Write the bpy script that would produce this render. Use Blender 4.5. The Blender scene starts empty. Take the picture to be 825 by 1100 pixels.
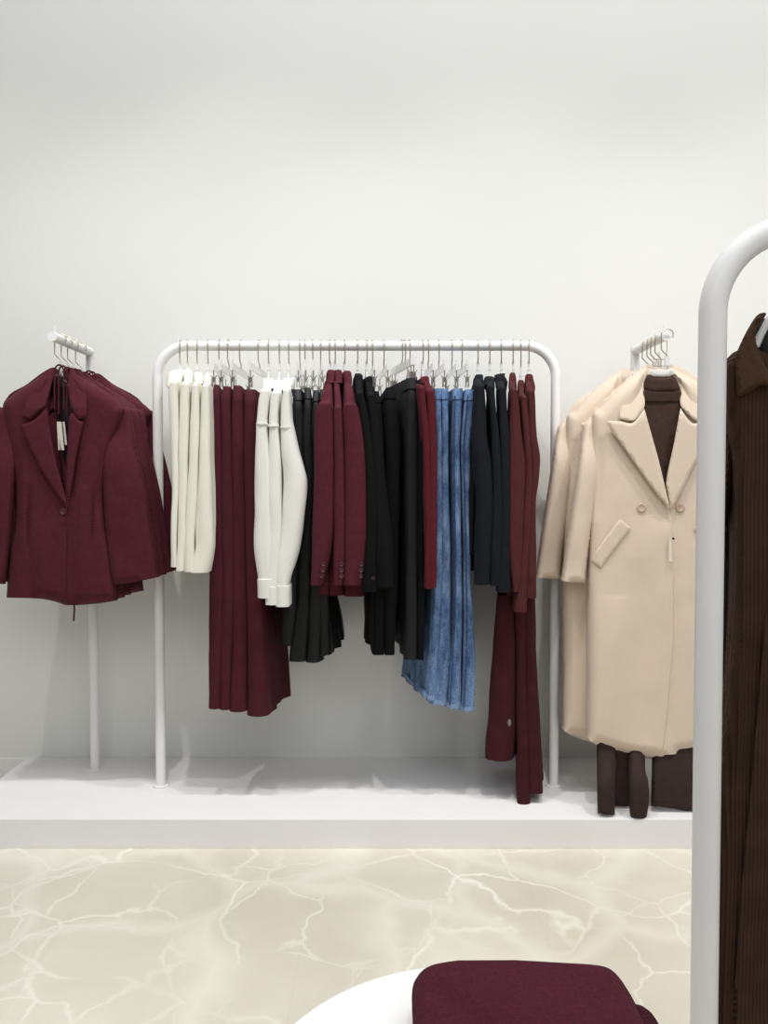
import bpy, bmesh, math, random
import numpy as np
from mathutils import Vector, noise, Matrix
from mathutils.geometry import delaunay_2d_cdt

random.seed(7)
COL = bpy.context.scene.collection
# ------------------------------------------------------------------ camera model
F = 826.0; H = 1.13; PITCH = math.radians(1.7); CX = 412.5; CY = 536.5
cp, sp = math.cos(PITCH), math.sin(PITCH)
def W(px, py, Y):
    """world X, Z of the point seen at a photo position when it stands at distance Y"""
    u = (px-CX)/F; v = (CY-py)/F
    k = Y/(cp+v*sp)
    return u*k, H+(-sp+v*cp)*k
def XS(px, Y): return W(px, 512, Y)[0]
def ZS(py, Y): return W(CX, py, Y)[1]

# ------------------------------------------------------------------ object helpers
def thing(name, label, cat, loc=(0, 0, 0), group=None):
    o = bpy.data.objects.new(name, None); COL.objects.link(o)
    o.empty_display_size = .05
    o.location = loc; o['label'] = label; o['category'] = cat
    if group: o['group'] = group
    return o
def tag(o, label, cat, group=None):
    o['label'] = label; o['category'] = cat
    if group: o['group'] = group
    return o
def mesh(name, verts, faces, mat, parent=None, smooth=True, label=None):
    me = bpy.data.meshes.new(name)
    off = Vector((0, 0, 0))
    p = parent
    while p is not None:
        off += Vector(p.location); p = p.parent
    me.from_pydata([tuple(Vector(v)-off) for v in verts], [], [tuple(f) for f in faces])
    me.materials.append(mat)
    bm = bmesh.new(); bm.from_mesh(me)
    bmesh.ops.recalc_face_normals(bm, faces=bm.faces)
    bm.to_mesh(me); bm.free()
    if smooth:
        me.polygons.foreach_set('use_smooth', [True]*len(me.polygons))
        try: me.set_sharp_from_angle(angle=math.radians(52))
        except Exception: pass
    o = bpy.data.objects.new(name, me); COL.objects.link(o)
    if parent is not None: o.parent = parent
    if label: o['label'] = label
    return o
def copy_tree(o, parent=None):
    c = o.copy(); COL.objects.link(c); c.parent = parent
    for ch in list(o.children): copy_tree(ch, c)
    return c

def tube_geo(path, r, n=14, caps=True):
    P = [Vector(p) for p in path]; V = []; Fc = []
    R = r if isinstance(r, (list, tuple)) else [r]*len(P)
    t0 = (P[1]-P[0]).normalized()
    a = Vector((0, 0, 1)) if abs(t0.z) < .9 else Vector((1, 0, 0))
    nrm = (a-t0*a.dot(t0)).normalized()
    for i, p in enumerate(P):
        if i == 0: t = t0
        elif i == len(P)-1: t = (P[i]-P[i-1]).normalized()
        else: t = ((P[i]-P[i-1]).normalized()+(P[i+1]-P[i]).normalized()).normalized()
        nrm = (nrm-t*nrm.dot(t)).normalized(); b = t.cross(nrm)
        for k in range(n):
            q = 2*math.pi*k/n
            V.append(p+(nrm*math.cos(q)+b*math.sin(q))*R[i])
    for i in range(len(P)-1):
        for k in range(n):
            Fc.append((i*n+k, i*n+(k+1) % n, (i+1)*n+(k+1) % n, (i+1)*n+k))
    if caps:
        Fc.append(tuple(range(n))); Fc.append(tuple((len(P)-1)*n+k for k in range(n)))
    return V, Fc
def join(*gs):
    V = []; Fc = []
    for v, f in gs:
        o = len(V); V += list(v); Fc += [tuple(i+o for i in q) for q in f]
    return V, Fc
def sharp(o, ang=35):
    me = o.data
    try: me.set_sharp_from_angle(angle=math.radians(ang))
    except Exception: pass
    return o
def box_geo(x0, x1, y0, y1, z0, z1):
    V = [(x, y, z) for z in (z0, z1) for y in (y0, y1) for x in (x0, x1)]
    return V, [(0, 1, 3, 2), (4, 6, 7, 5), (0, 4, 5, 1), (2, 3, 7, 6), (0, 2, 6, 4), (1, 5, 7, 3)]
def obox_geo(c, ax, hx, hy, hz):
    """box centred at c, its long side along the horizontal unit vector ax"""
    c = Vector(c); ax = Vector(ax); ay = Vector((-ax.y, ax.x, 0)); az = Vector((0, 0, 1))
    V = [c+ax*sx*hx+ay*sy*hy+az*sz*hz for sz in (-1, 1) for sy in (-1, 1) for sx in (-1, 1)]
    return V, [(0, 1, 3, 2), (4, 6, 7, 5), (0, 4, 5, 1), (2, 3, 7, 6), (0, 2, 6, 4), (1, 5, 7, 3)]
def bevel(o, w, seg=3):
    m = o.modifiers.new('bevel', 'BEVEL'); m.width = w; m.segments = seg; m.limit_method = 'ANGLE'
    return sharp(o, 50)
def disc_geo(c, r, h, axis='z', n=40, rim=.0):
    """short closed cylinder with a soft rim"""
    c = Vector(c); prof = [(r-rim, 0), (r, rim), (r, h-rim), (r-rim, h)] if rim else [(r, 0), (r, h)]
    V = []; Fc = []
    for rr, hh in prof:
        for k in range(n):
            q = 2*math.pi*k/n; a, b = rr*math.cos(q), rr*math.sin(q)
            V.append(c+(Vector((a, b, hh)) if axis == 'z' else Vector((a, -hh, b))))
    m = len(prof)
    for i in range(m-1):
        for k in range(n): Fc.append((i*n+k, i*n+(k+1) % n, (i+1)*n+(k+1) % n, (i+1)*n+k))
    Fc.append(tuple(range(n))); Fc.append(tuple((m-1)*n+k for k in range(n)))
    return V, Fc

# ------------------------------------------------------------------ materials
def s2l(c): return tuple(((v/255)/12.92 if v/255 <= .04045 else ((v/255+.055)/1.055)**2.4) for v in c)
def mat(name, rgb, rough=.8, noise_amt=.1, noise_scale=40, bump=.15, bump_scale=400, sheen=0, spec=.3, weave=False, stretch=None):
    m = bpy.data.materials.new(name); m.use_nodes = True
    nt = m.node_tree; N = nt.nodes; L = nt.links
    b = N['Principled BSDF']; c = s2l(rgb); sheen *= .35
    b.inputs['Roughness'].default_value = rough
    b.inputs['Specular IOR Level'].default_value = spec
    if sheen:
        b.inputs['Sheen Weight'].default_value = sheen
        b.inputs['Sheen Roughness'].default_value = .5
        b.inputs['Sheen Tint'].default_value = (*[min(1, v*3+.1) for v in c], 1)
    tc = N.new('ShaderNodeTexCoord')
    mp = N.new('ShaderNodeMapping'); L.new(tc.outputs['Object'], mp.inputs['Vector'])
    if stretch: mp.inputs['Scale'].default_value = stretch
    n1 = N.new('ShaderNodeTexNoise'); n1.inputs['Scale'].default_value = noise_scale; n1.inputs['Detail'].default_value = 4
    L.new(mp.outputs['Vector'], n1.inputs['Vector'])
    r = N.new('ShaderNodeValToRGB')
    r.color_ramp.elements[0].position = .3; r.color_ramp.elements[1].position = .7
    r.color_ramp.elements[0].color = (*[v*(1-noise_amt) for v in c], 1)
    r.color_ramp.elements[1].color = (*[min(1, v*(1+noise_amt)) for v in c], 1)
    L.new(n1.outputs['Fac'], r.inputs['Fac']); L.new(r.outputs['Color'], b.inputs['Base Color'])
    if bump:
        n2 = N.new('ShaderNodeTexNoise'); n2.inputs['Scale'].default_value = bump_scale; n2.inputs['Detail'].default_value = 2
        L.new(tc.outputs['Object'], n2.inputs['Vector'])
        bp = N.new('ShaderNodeBump'); bp.inputs['Strength'].default_value = bump; bp.inputs['Distance'].default_value = .002
        L.new(n2.outputs['Fac'], bp.inputs['Height']); L.new(bp.outputs['Normal'], b.inputs['Normal'])
    return m
def rib(m, scale, axis='X', strength=.6, dist=.002, colour=0.0):
    nt = m.node_tree; N = nt.nodes; L = nt.links; b = N['Principled BSDF']
    tc = N.new('ShaderNodeTexCoord'); w = N.new('ShaderNodeTexWave'); w.wave_type = 'BANDS'; w.bands_direction = axis
    w.inputs['Scale'].default_value = scale; w.inputs['Distortion'].default_value = .12; w.inputs['Detail'].default_value = 0
    w.inputs['Detail Scale'].default_value = .4
    L.new(tc.outputs['Object'], w.inputs['Vector'])
    bp = N.new('ShaderNodeBump'); bp.inputs['Strength'].default_value = strength; bp.inputs['Distance'].default_value = dist
    L.new(w.outputs['Fac'], bp.inputs['Height']); L.new(bp.outputs['Normal'], b.inputs['Normal'])
    if colour:
        src = b.inputs['Base Color'].links[0].from_socket
        mx = N.new('ShaderNodeMixRGB'); mx.blend_type = 'MULTIPLY'; mx.inputs['Fac'].default_value = colour
        L.new(src, mx.inputs['Color1']); L.new(w.outputs['Color'], mx.inputs['Color2']); L.new(mx.outputs['Color'], b.inputs['Base Color'])
    return m
M = {}
M['burgundy'] = mat('burgundy_wool', (78, 29, 40), .9, .12, 60, .25, 500, .25, .2)
M['burgundy_crepe'] = mat('burgundy_crepe', (70, 25, 35), .85, .1, 30, .15, 600, .15, .2)
M['burgundy_knit'] = rib(mat('burgundy_knit', (78, 38, 40), .95, .12, 30, 0, 1, .25, .15), 90, 'Y', .4, .0015)
M['burgundy_skirt'] = mat('burgundy_dark_knit', (62, 26, 31), .95, .12, 30, .2, 500, .15, .15)
M['red'] = mat('deep_red_wool', (82, 25, 34), .95, .12, 60, .3, 500, .25, .2)
M['plum_knit'] = mat('plum_wool_knit', (72, 27, 39), .95, .2, 260, .6, 420, .35, .15)
M['cream'] = mat('cream_satin', (231, 229, 216), .55, .02, 10, .05, 300, .1, .4)
M['offwhite'] = mat('off_white_cotton', (230, 229, 223), .75, .02, 10, .08, 300, .1, .3)
M['black'] = mat('black_cloth', (11, 12, 14), .85, .15, 30, .12, 500, .1, .15)
M['black_satin'] = mat('black_satin', (13, 14, 16), .55, .15, 20, .08, 400, .1, .3)
M['charcoal'] = mat('charcoal_cloth', (28, 28, 30), .85, .1, 60, .15, 500, .1, .3)
M['navy'] = mat('navy_black_cloth', (19, 22, 28), .9, .12, 40, .15, 500, .12, .2)
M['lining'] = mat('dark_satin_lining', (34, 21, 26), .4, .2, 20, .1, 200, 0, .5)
M['coat'] = mat('beige_wool', (216, 199, 180), .95, .04, 200, .3, 350, .3, .15, stretch=(1, 1, 4))
M['brown'] = rib(mat('brown_knit', (66, 50, 44), .95, .12, 80, 0, 1, .2, .15), 60, 'X', .25, .001)
M['brown_rib'] = rib(mat('brown_neck_rib', (72, 55, 48), .95, .1, 80, 0, 1, .2, .15), 120, 'X', .8, .002)
M['brown_cloth'] = mat('brown_trouser_cloth', (56, 43, 41), .9, .1, 60, .2, 500, .1, .2)
M['dark_brown'] = rib(mat('dark_brown_rib_knit', (70, 50, 38), .95, .15, 30, 0, 1, .1, .15), 62, 'X', .7, .003, .3)
M['dark_collar'] = mat('dark_brown_collar_knit', (72, 52, 39), .95, .15, 160, .3, 500, .15, .15)
M['button'] = mat('dark_horn_button', (70, 40, 48), .3, .1, 30, 0, 1, 0, .5)
M['button_b'] = mat('beige_horn_button', (190, 168, 148), .35, .1, 30, 0, 1, 0, .5)
M['label_paper'] = mat('pale_tag_paper', (222, 214, 200), .7, .03, 30, 0)
M['steel'] = mat('brushed_steel', (196, 184, 164), .3, .05, 30, 0); M['steel'].node_tree.nodes['Principled BSDF'].inputs['Metallic'].default_value = .9
M['clip'] = mat('dull_steel_clip', (150, 146, 138), .4, .05, 30, 0); M['clip'].node_tree.nodes['Principled BSDF'].inputs['Metallic'].default_value = .8
M['white_metal'] = mat('white_powder_coated_steel', (240, 240, 240), .38, .01, 20, .04, 300, 0, .4)
M['white_lacquer'] = mat('white_lacquer', (246, 245, 244), .35, .01, 10, 0, 1, 0, .45)
M['platform'] = mat('white_platform_board', (240, 239, 239), .55, .01, 8, 0, 1, 0, .35)
M['ring'] = mat('clear_size_ring', (225, 225, 225), .3, .05, 30, 0)
def glassy(name, rgb, alpha_mix=.55):
    m = bpy.data.materials.new(name); m.use_nodes = True
    nt = m.node_tree; N = nt.nodes; L = nt.links; b = N['Principled BSDF']
    b.inputs['Base Color'].default_value = (*s2l(rgb), 1); b.inputs['Roughness'].default_value = .12
    tr = N.new('ShaderNodeBsdfTransparent'); mx = N.new('ShaderNodeMixShader'); mx.inputs[0].default_value = alpha_mix
    L.new(tr.outputs[0], mx.inputs[1]); L.new(b.outputs[0], mx.inputs[2]); L.new(mx.outputs[0], N['Material Output'].inputs['Surface'])
    return m
M['acrylic'] = glassy('clear_acrylic', (238, 238, 236), .5)
# denim
def denim():
    m = mat('blue_denim', (112, 142, 184), .9, .0, 30, .5, 700, .1, .2)
    nt = m.node_tree; N = nt.nodes; L = nt.links; b = N['Principled BSDF']
    tc = N.new('ShaderNodeTexCoord'); mp = N.new('ShaderNodeMapping'); mp.inputs['Scale'].default_value = (1, 1, .35)
    L.new(tc.outputs['Object'], mp.inputs['Vector'])
    n1 = N.new('ShaderNodeTexNoise'); n1.inputs['Scale'].default_value = 26; n1.inputs['Detail'].default_value = 6; n1.inputs['Roughness'].default_value = .7
    n2 = N.new('ShaderNodeTexNoise'); n2.inputs['Scale'].default_value = 420; n2.inputs['Detail'].default_value = 2
    L.new(mp.outputs[0], n1.inputs['Vector']); L.new(mp.outputs[0], n2.inputs['Vector'])
    ad = N.new('ShaderNodeMath'); ad.operation = 'MULTIPLY_ADD'; ad.inputs[1].default_value = .45
    L.new(n2.outputs['Fac'], ad.inputs[0]); L.new(n1.outputs['Fac'], ad.inputs[2])
    r = N.new('ShaderNodeValToRGB'); e = r.color_ramp.elements
    e[0].position = .52; e[0].color = (*s2l((54, 76, 112)), 1); e[1].position = .92; e[1].color = (*s2l((138, 162, 196)), 1)
    k = e.new(.7); k.color = (*s2l((90, 117, 156)), 1)
    L.new(ad.outputs[0], r.inputs['Fac']); L.new(r.outputs['Color'], b.inputs['Base Color'])
    return m
M['denim'] = denim()
M['denim_dark'] = mat('dark_denim_seam', (58, 74, 108), .9, .5, 160, .4, 500, .1, .2)
M['stitch'] = mat('pale_denim_hem', (122, 144, 176), .9, .35, 220, .4, 500, .1, .2)
# wall
def wall_mat():
    m = mat('pale_grey_wall_paint', (233, 234, 230), .75, .012, 1.2, .05, 120, 0, .25)
    return m
M['wall'] = wall_mat()
def floor_mat():
    m = bpy.data.materials.new('cream_veined_marble_tile'); m.use_nodes = True
    nt = m.node_tree; N = nt.nodes; L = nt.links; b = N['Principled BSDF']
    b.inputs['Roughness'].default_value = .28; b.inputs['Specular IOR Level'].default_value = .4
    tc = N.new('ShaderNodeTexCoord')
    def noise_(scale, det=3): 
        n = N.new('ShaderNodeTexNoise'); n.inputs['Scale'].default_value = scale; n.inputs['Detail'].default_value = det
        L.new(tc.outputs['Object'], n.inputs['Vector']); return n
    def vein(scale, warp, wscale, lo, hi, seed):
        nz = noise_(wscale, 5)
        vm = N.new('ShaderNodeVectorMath'); vm.operation = 'MULTIPLY_ADD'; vm.inputs[1].default_value = (warp, warp, warp)
        L.new(nz.outputs['Color'], vm.inputs[0])
        mp = N.new('ShaderNodeMapping'); mp.inputs['Location'].default_value = (seed, seed*1.7, 0); mp.inputs['Rotation'].default_value = (0, 0, .6)
        mp.inputs['Scale'].default_value = (1, 1.15, 1)
        L.new(tc.outputs['Object'], mp.inputs['Vector']); L.new(mp.outputs[0], vm.inputs[2])
        v = N.new('ShaderNodeTexVoronoi'); v.feature = 'DISTANCE_TO_EDGE'; v.inputs['Scale'].default_value = scale
        L.new(vm.outputs[0], v.inputs['Vector'])
        mr = N.new('ShaderNodeMapRange'); mr.inputs['From Min'].default_value = lo; mr.inputs['From Max'].default_value = hi
        mr.inputs['To Min'].default_value = 1; mr.inputs['To Max'].default_value = 0
        L.new(v.outputs['Distance'], mr.inputs['Value'])
        return mr.outputs[0]
    v1 = vein(1.9, .42, 2.0, .0, .017, 3.1); v2 = vein(3.9, .3, 3.2, .0, .03, 9.4); v3 = vein(2.1, .5, 2.0, .0, .10, 5.2)
    mk = noise_(1.9, 2); mkr = N.new('ShaderNodeMapRange'); mkr.inputs['From Min'].default_value = .42; mkr.inputs['From Max'].default_value = .6
    L.new(mk.outputs['Fac'], mkr.inputs['Value'])
    def mul(a, c):
        q = N.new('ShaderNodeMath'); q.operation = 'MULTIPLY'; L.new(a, q.inputs[0])
        if isinstance(c, float): q.inputs[1].default_value = c
        else: L.new(c, q.inputs[1])
        return q.outputs[0]
    def mx(a, c):
        q = N.new('ShaderNodeMath'); q.operation = 'MAXIMUM'; L.new(a, q.inputs[0]); L.new(c, q.inputs[1]); return q.outputs[0]
    mk2 = noise_(2.7, 2); mk2r = N.new('ShaderNodeMapRange'); mk2r.inputs['From Min'].default_value = .35; mk2r.inputs['From Max'].default_value = .65
    L.new(mk2.outputs['Fac'], mk2r.inputs['Value'])
    vv = mx(mx(mul(mul(v1, mk2r.outputs[0]), .85), mul(mul(v2, mkr.outputs[0]), .6)), mul(v3, .3))
    base = N.new('ShaderNodeValToRGB'); e = base.color_ramp.elements
    e[0].position = .35; e[0].color = (*s2l((203, 197, 180)), 1); e[1].position = .68; e[1].color = (*s2l((224, 219, 206)), 1)
    bn = noise_(1.6, 5); L.new(bn.outputs['Fac'], base.inputs['Fac'])
    m1 = N.new('ShaderNodeMixRGB'); L.new(vv, m1.inputs['Fac']); L.new(base.outputs[0], m1.inputs['Color1']); m1.inputs['Color2'].default_value = (*s2l((246, 243, 234)), 1)
    # joints between the tiles
    bk = N.new('ShaderNodeTexBrick'); bk.inputs['Scale'].default_value = 1; bk.inputs['Mortar Size'].default_value = .0012
    bk.inputs['Brick Width'].default_value = .6; bk.inputs['Row Height'].default_value = 1.2; bk.inputs['Mortar Smooth'].default_value = .2
    bk.inputs['Color1'].default_value = (1, 1, 1, 1); bk.inputs['Color2'].default_value = (.965, .965, .96, 1); bk.inputs['Mortar'].default_value = (.94, .94, .93, 1)
    mp = N.new('ShaderNodeMapping'); mp.inputs['Location'].default_value = (.2, .28, 0); L.new(tc.outputs['Object'], mp.inputs['Vector']); L.new(mp.outputs[0], bk.inputs['Vector'])
    m2 = N.new('ShaderNodeMixRGB'); m2.blend_type = 'MULTIPLY'; m2.inputs['Fac'].default_value = 1
    L.new(m1.outputs[0], m2.inputs['Color1']); L.new(bk.outputs['Color'], m2.inputs['Color2'])
    L.new(m2.outputs[0], b.inputs['Base Color'])
    return m
M['floor'] = floor_mat()

# ------------------------------------------------------------------ cloth helpers
def hermite(xs, ys, x):
    xs = np.asarray(xs, float); ys = np.asarray(ys, float)
    if len(xs) == 1: return ys[0]
    if x <= xs[0]: return ys[0]
    if x >= xs[-1]: return ys[-1]
    i = int(np.searchsorted(xs, x)-1)
    d = np.diff(ys)/np.diff(xs)
    def m(j):
        if j == 0: return d[0]
        if j == len(xs)-1: return d[-1]
        if d[j-1]*d[j] <= 0: return 0
        return 2*d[j-1]*d[j]/(d[j-1]+d[j])
    h = xs[i+1]-xs[i]; t = (x-xs[i])/h
    return (2*t**3-3*t**2+1)*ys[i]+(t**3-2*t**2+t)*h*m(i)+(-2*t**3+3*t**2)*ys[i+1]+(t**3-t**2)*h*m(i+1)

def slabW(name, rows, m, parent, fold=.004, freq=1.5, seed=0, nz=None, hollow=.02, flute=0, nfl=5, noise_a=.002, ns=16, wrinkle=.0022, label=None):
    """edge-on hanging cloth. rows: (z, Xfront, tfront, Yfront, Xback, tback, Yback), top to bottom"""
    R = np.array(rows, float); t = np.concatenate([[0], np.cumsum(np.abs(np.diff(R[:, 0]))+np.abs(np.diff(R[:, 3]))*.5+1e-5)])
    nz = nz or max(6, int(t[-1]/.018))
    tt = sorted(set([round(v, 6) for v in np.linspace(0, t[-1], nz)]+[round(v, 6) for v in t]))
    V = []; Fc = []; n = None
    zt, zb = R[0, 0], R[-1, 0]
    for v in tt:
        z, xf, tf, yf, xb, tb, yb = [hermite(t, R[:, k], v) for k in range(7)]
        q = (zt-z)/max(1e-6, zt-zb)
        a, b = Vector((xf, yf+tf*.5, 0)), Vector((xb, yb-tb*.5, 0))
        d = (b-a); L = max(d.length, 1e-4); d = d/L if d.length > 1e-6 else Vector((0, 1, 0)); nn = Vector((d.y, -d.x, 0))
        ring = []
        def side(s, sg):
            th = (tf*(1-s)+tb*s)*.5
            wv = fold*(.25+.75*q)*math.sin(2*math.pi*freq*s+seed*1.7+q*1.2)*min(1, s*3)
            wv += fold*.5*q*math.sin(2*math.pi*freq*2.3*s+seed*3.1)*min(1, s*3)
            th *= 1+flute*q*math.cos(2*math.pi*nfl*s+seed)*min(1, s*6)
            return a+d*L*s+nn*(sg*th+wv)
        for k in range(ns+1): ring.append(side(k/ns, 1))
        for k in range(1, 6):
            an = math.pi*k/6; p = side(1, 0); ring.append(p+d*math.sin(an)*tb*.5+nn*math.cos(an)*tb*.5)
        for k in range(ns+1): ring.append(side(1-k/ns, -1))
        for k in range(1, 12):
            an = math.pi*k/12; p = side(0, 0); ca, sa = math.cos(an), math.sin(an)
            ring.append(p-d*(abs(sa)**.8)*tf*.5-nn*math.copysign(abs(ca)**.8, ca)*tf*.5)
        n = len(ring)
        for p in ring:
            w = noise.noise(Vector((p.x*18+seed*5, p.y*18, z*7)))*noise_a*(.4+q)
            w += noise.noise(Vector((p.x*60+seed*5, p.y*60, z*16)))*noise_a*.3
            u = noise.noise(Vector((p.x*75+seed*3, p.y*55, z*4.5)))*wrinkle*(.35+q)
            V.append((p.x+w+u*.5, p.y+w*.6+u, z))
    nr = len(tt)
    for i in range(nr-1):
        for k in range(n): Fc.append((i*n+k, i*n+(k+1) % n, (i+1)*n+(k+1) % n, (i+1)*n+k))
    # hollow ends
    def cap(i, dz):
        base = [Vector(V[i*n+k]) for k in range(n)]; c = sum(base, Vector())/n; o = len(V)
        for p in base: V.append(tuple(c+(p-c)*Vector((.55, .93, 1))+Vector((0, 0, 0))))
        o2 = len(V)
        for p in base: V.append(tuple(c+(p-c)*Vector((.4, .88, 1))+Vector((0, 0, dz))))
        for k in range(n):
            Fc.append((i*n+k, i*n+(k+1) % n, o+(k+1) % n, o+k)); Fc.append((o+k, o+(k+1) % n, o2+(k+1) % n, o2+k))
        h = len(V); V.append(tuple(c+Vector((0, 0, dz))))
        for k in range(n): Fc.append((o2+k, o2+(k+1) % n, h))
    cap(nr-1, hollow)
    base = [i for i in range(n)]; c = sum((Vector(V[i]) for i in base), Vector())/n
    h = len(V); V.append(tuple(c+Vector((0, 0, .002))))
    for k in range(n): Fc.append((k, (k+1) % n, h))
    return mesh(name, V, Fc, m, parent, label=label)

def prow(py, l, r, Yf, Yb, pb=None, tb=None, pyY=None):
    """row of slabW from the positions at which its front edge is seen"""
    z = ZS(py, Yf if pyY is None else pyY)
    xl, xr = XS(l, Yf), XS(r, Yf)
    tf = max(.006, xr-xl); xf = (xl+xr)/2
    xb = xf if pb is None else XS(pb, Yb)
    return (z, xf, tf, Yf, xb, tb if tb else tf*.9, Yb)

def catmull(pts, corner, seg=6):
    """closed outline, smooth except at flagged corners"""
    n = len(pts); out = []
    for i in range(n):
        p1, p2 = np.array(pts[i]), np.array(pts[(i+1) % n])
        p0 = p1 if corner[i] else np.array(pts[i-1])
        p3 = p2 if corner[(i+1) % n] else np.array(pts[(i+2) % n])
        for k in range(seg):
            t = k/seg
            out.append(.5*((2*p1)+(-p0+p2)*t+(2*p0-5*p1+4*p2-p3)*t*t+(-p0+3*p1-3*p2+p3)*t**3))
    return np.array(out)
def seg_dist(P, A, B):
    d = B-A; L2 = (d**2).sum(-1)+1e-12
    best = np.full(len(P), 1e9)
    for i in range(len(A)):
        t = np.clip(((P-A[i])@d[i])/L2[i], 0, 1)
        q = A[i]+t[:, None]*d[i]
        best = np.minimum(best, np.hypot(P[:, 0]-q[:, 0], P[:, 1]-q[:, 1]))
    return best
def inside(P, O):
    x, y = P[:, 0], P[:, 1]; c = np.zeros(len(P), bool); n = len(O)
    for i in range(n):
        x1, y1 = O[i]; x2, y2 = O[(i+1) % n]
        cond = ((y1 > y) != (y2 > y))
        with np.errstate(divide='ignore', invalid='ignore'):
            xi = (x2-x1)*(y-y1)/(y2-y1+1e-15)+x1
        c ^= cond & (x < xi)
    return c
def patch(name, outline, Y, T, m, parent, rr=None, step=.01, front=None, both=None, cut=None, smooth=True, over=None, lift=.003, wr=.0015, seed=0, label=None, Yp=None):
    """cloth piece facing the camera, from its outline in the photo at distance Y; T thick with rounded edges.
    outline points (px, py) or (px, py, 1) for a corner. over: surface to lie on."""
    Yp = Yp or Y
    pts = [W(p[0], p[1], Yp) for p in outline]; cor = [len(p) > 2 or not smooth for p in outline]
    O = catmull(pts, cor)
    # resample
    out = []; hem = []
    hflag = [len(outline[i//6]) > 2 and outline[i//6][2] == 2 for i in range(len(O))]
    hs = []
    for i in range(len(O)):
        if hflag[i]: hs.append((O[i], O[(i+1) % len(O)]))
    for i in range(len(O)):
        a, b = O[i], O[(i+1) % len(O)]; L = np.hypot(*(b-a))
        if L < 1e-6: continue
        k = max(1, int(L/step)); out += [a+(b-a)*j/k for j in range(k)]
    O = np.array(out)
    keep = [0]
    for i in range(1, len(O)):
        if np.hypot(*(O[i]-O[keep[-1]])) > step*.25: keep.append(i)
    O = O[keep]
    x0, z0 = O.min(0); x1, z1 = O.max(0)
    gx = np.arange(x0, x1, step); gz = np.arange(z0, z1, step*.87)
    G = np.array([(x+(step/2 if j % 2 else 0), z) for j, z in enumerate(gz) for x in gx])
    G = G[inside(G, O)]
    A, B = O, np.roll(O, -1, 0)
    G = G[seg_dist(G, A, B) > step*.45]
    verts = [Vector(p) for p in O]; n = len(O); edges = [(i, (i+1) % n) for i in range(n)]
    if cut is not None:
        for dx in (-.45, .45):
            C = []
            for (px, py) in cut: C.append(np.array(W(px+dx, py, Yp)))
            cc = []
            for i in range(len(C)-1):
                k = max(1, int(np.hypot(*(C[i+1]-C[i]))/step)); cc += [C[i]+(C[i+1]-C[i])*j/k for j in range(k)]
            cc.append(C[-1]); cc = np.array(cc); ok = inside(cc, O)
            G = G[seg_dist(G, cc[:-1], cc[1:]) > step*.4]
            s = len(verts); prev = None
            for p, k in zip(cc, ok):
                if not k: prev = None; continue
                verts.append(Vector(p))
                if prev is not None: edges.append((prev, len(verts)-1))
                prev = len(verts)-1
    verts += [Vector(p) for p in G]
    vo, eo, fo, _, _, _ = delaunay_2d_cdt(verts, edges, [list(range(n))], 1, 1e-6)
    P = np.array([(v.x, v.y) for v in vo])
    if hs:
        HA = np.array([a for a, b in hs]); HB_ = np.array([b for a, b in hs])
        mid = (A+B)/2; nh = seg_dist(mid, HA, HB_) > 1e-5
        D = seg_dist(P, A[nh], B[nh])
    else: D = seg_dist(P, A, B)
    rr = rr or T*.5
    h = T/2*np.sqrt(np.clip(1-(1-np.clip(D/rr, 0, 1))**2, 0, 1))
    px = P[:, 0]*0; py = px.copy()
    # back to photo position for the fold functions
    fw = Yp*cp-(P[:, 1]-H)*sp; up = (P[:, 1]-H)*cp+Yp*sp
    px = CX+F*P[:, 0]/fw; py = CY-F*up/fw
    V = []; nb = len(P)
    w = np.array([noise.noise(Vector((a*9+seed*7, b*6, seed)))*wr+noise.noise(Vector((a*28+seed*7, b*16, seed)))*wr*.35 for a, b in P])
    fr = np.array([front(a, b) for a, b in zip(px, py)]) if front else 0
    bo = np.array([both(a, b) for a, b in zip(px, py)]) if both else 0
    if over is not None:
        base = np.array([over(a, b) for a, b in P])-lift
        yfr = base-h+w*.3-fr*np.clip(D/.003, 0, 1); ybk = base+h*.6
    else:
        k = np.clip(D/max(rr, 1e-4), 0, 1)
        yfr = Y+bo-h+(w-fr)*np.clip(D/.004, 0, 1)*(.3+.7*k); ybk = Y+bo+h
    def at(i, y, yy=None):
        k = (y if yy is None else yy)/Yp; return (P[i, 0]*k, y, H+(P[i, 1]-H)*k)
    bo_ = bo if both else np.zeros(nb)
    for i in range(nb): V.append(at(i, yfr[i]))
    bidx = {}
    for i in range(nb):
        if D[i] < 1e-6: bidx[i] = i
        else: bidx[i] = len(V); V.append(at(i, ybk[i], Y+bo_[i] if over is None else None))
    if over is None:
        for i in bidx:
            if bidx[i] == i: V[i] = at(i, Y+bo_[i])
    Fc = []
    for f in fo:
        if any(bidx[i] != i for i in f):
            Fc.append(tuple(f)); Fc.append(tuple(reversed([bidx[i] for i in f])))
        else:
            c = [sum(V[i][q] for i in f)/len(f) for q in range(3)]; d = min(T*.12, .0012)
            a = len(V); V.append((c[0], c[1]-d, c[2])); V.append((c[0], c[1]+d, c[2]))
            for q in range(len(f)):
                i, j = f[q], f[(q+1) % len(f)]
                Fc.append((i, j, a)); Fc.append((j, i, a+1))
    if hs:
        for i in range(n):
            j = (i+1) % n
            if bidx.get(i, i) != i or bidx.get(j, j) != j:
                q = [i, j, bidx[j], bidx[i]]; q = [v for t, v in enumerate(q) if v not in q[:t]]
                if len(q) > 2: Fc.append(tuple(q))
    o = mesh(name, V, Fc, m, parent, label=label)
    # front surface lookup
    def surf(x, z):
        d = (P[:, 0]-x)**2+(P[:, 1]-z)**2
        i = np.argpartition(d, 4)[:4]; wg = 1/(d[i]+1e-6)
        return float((yfr[i]*wg).sum()/wg.sum())
    return o, surf

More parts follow.
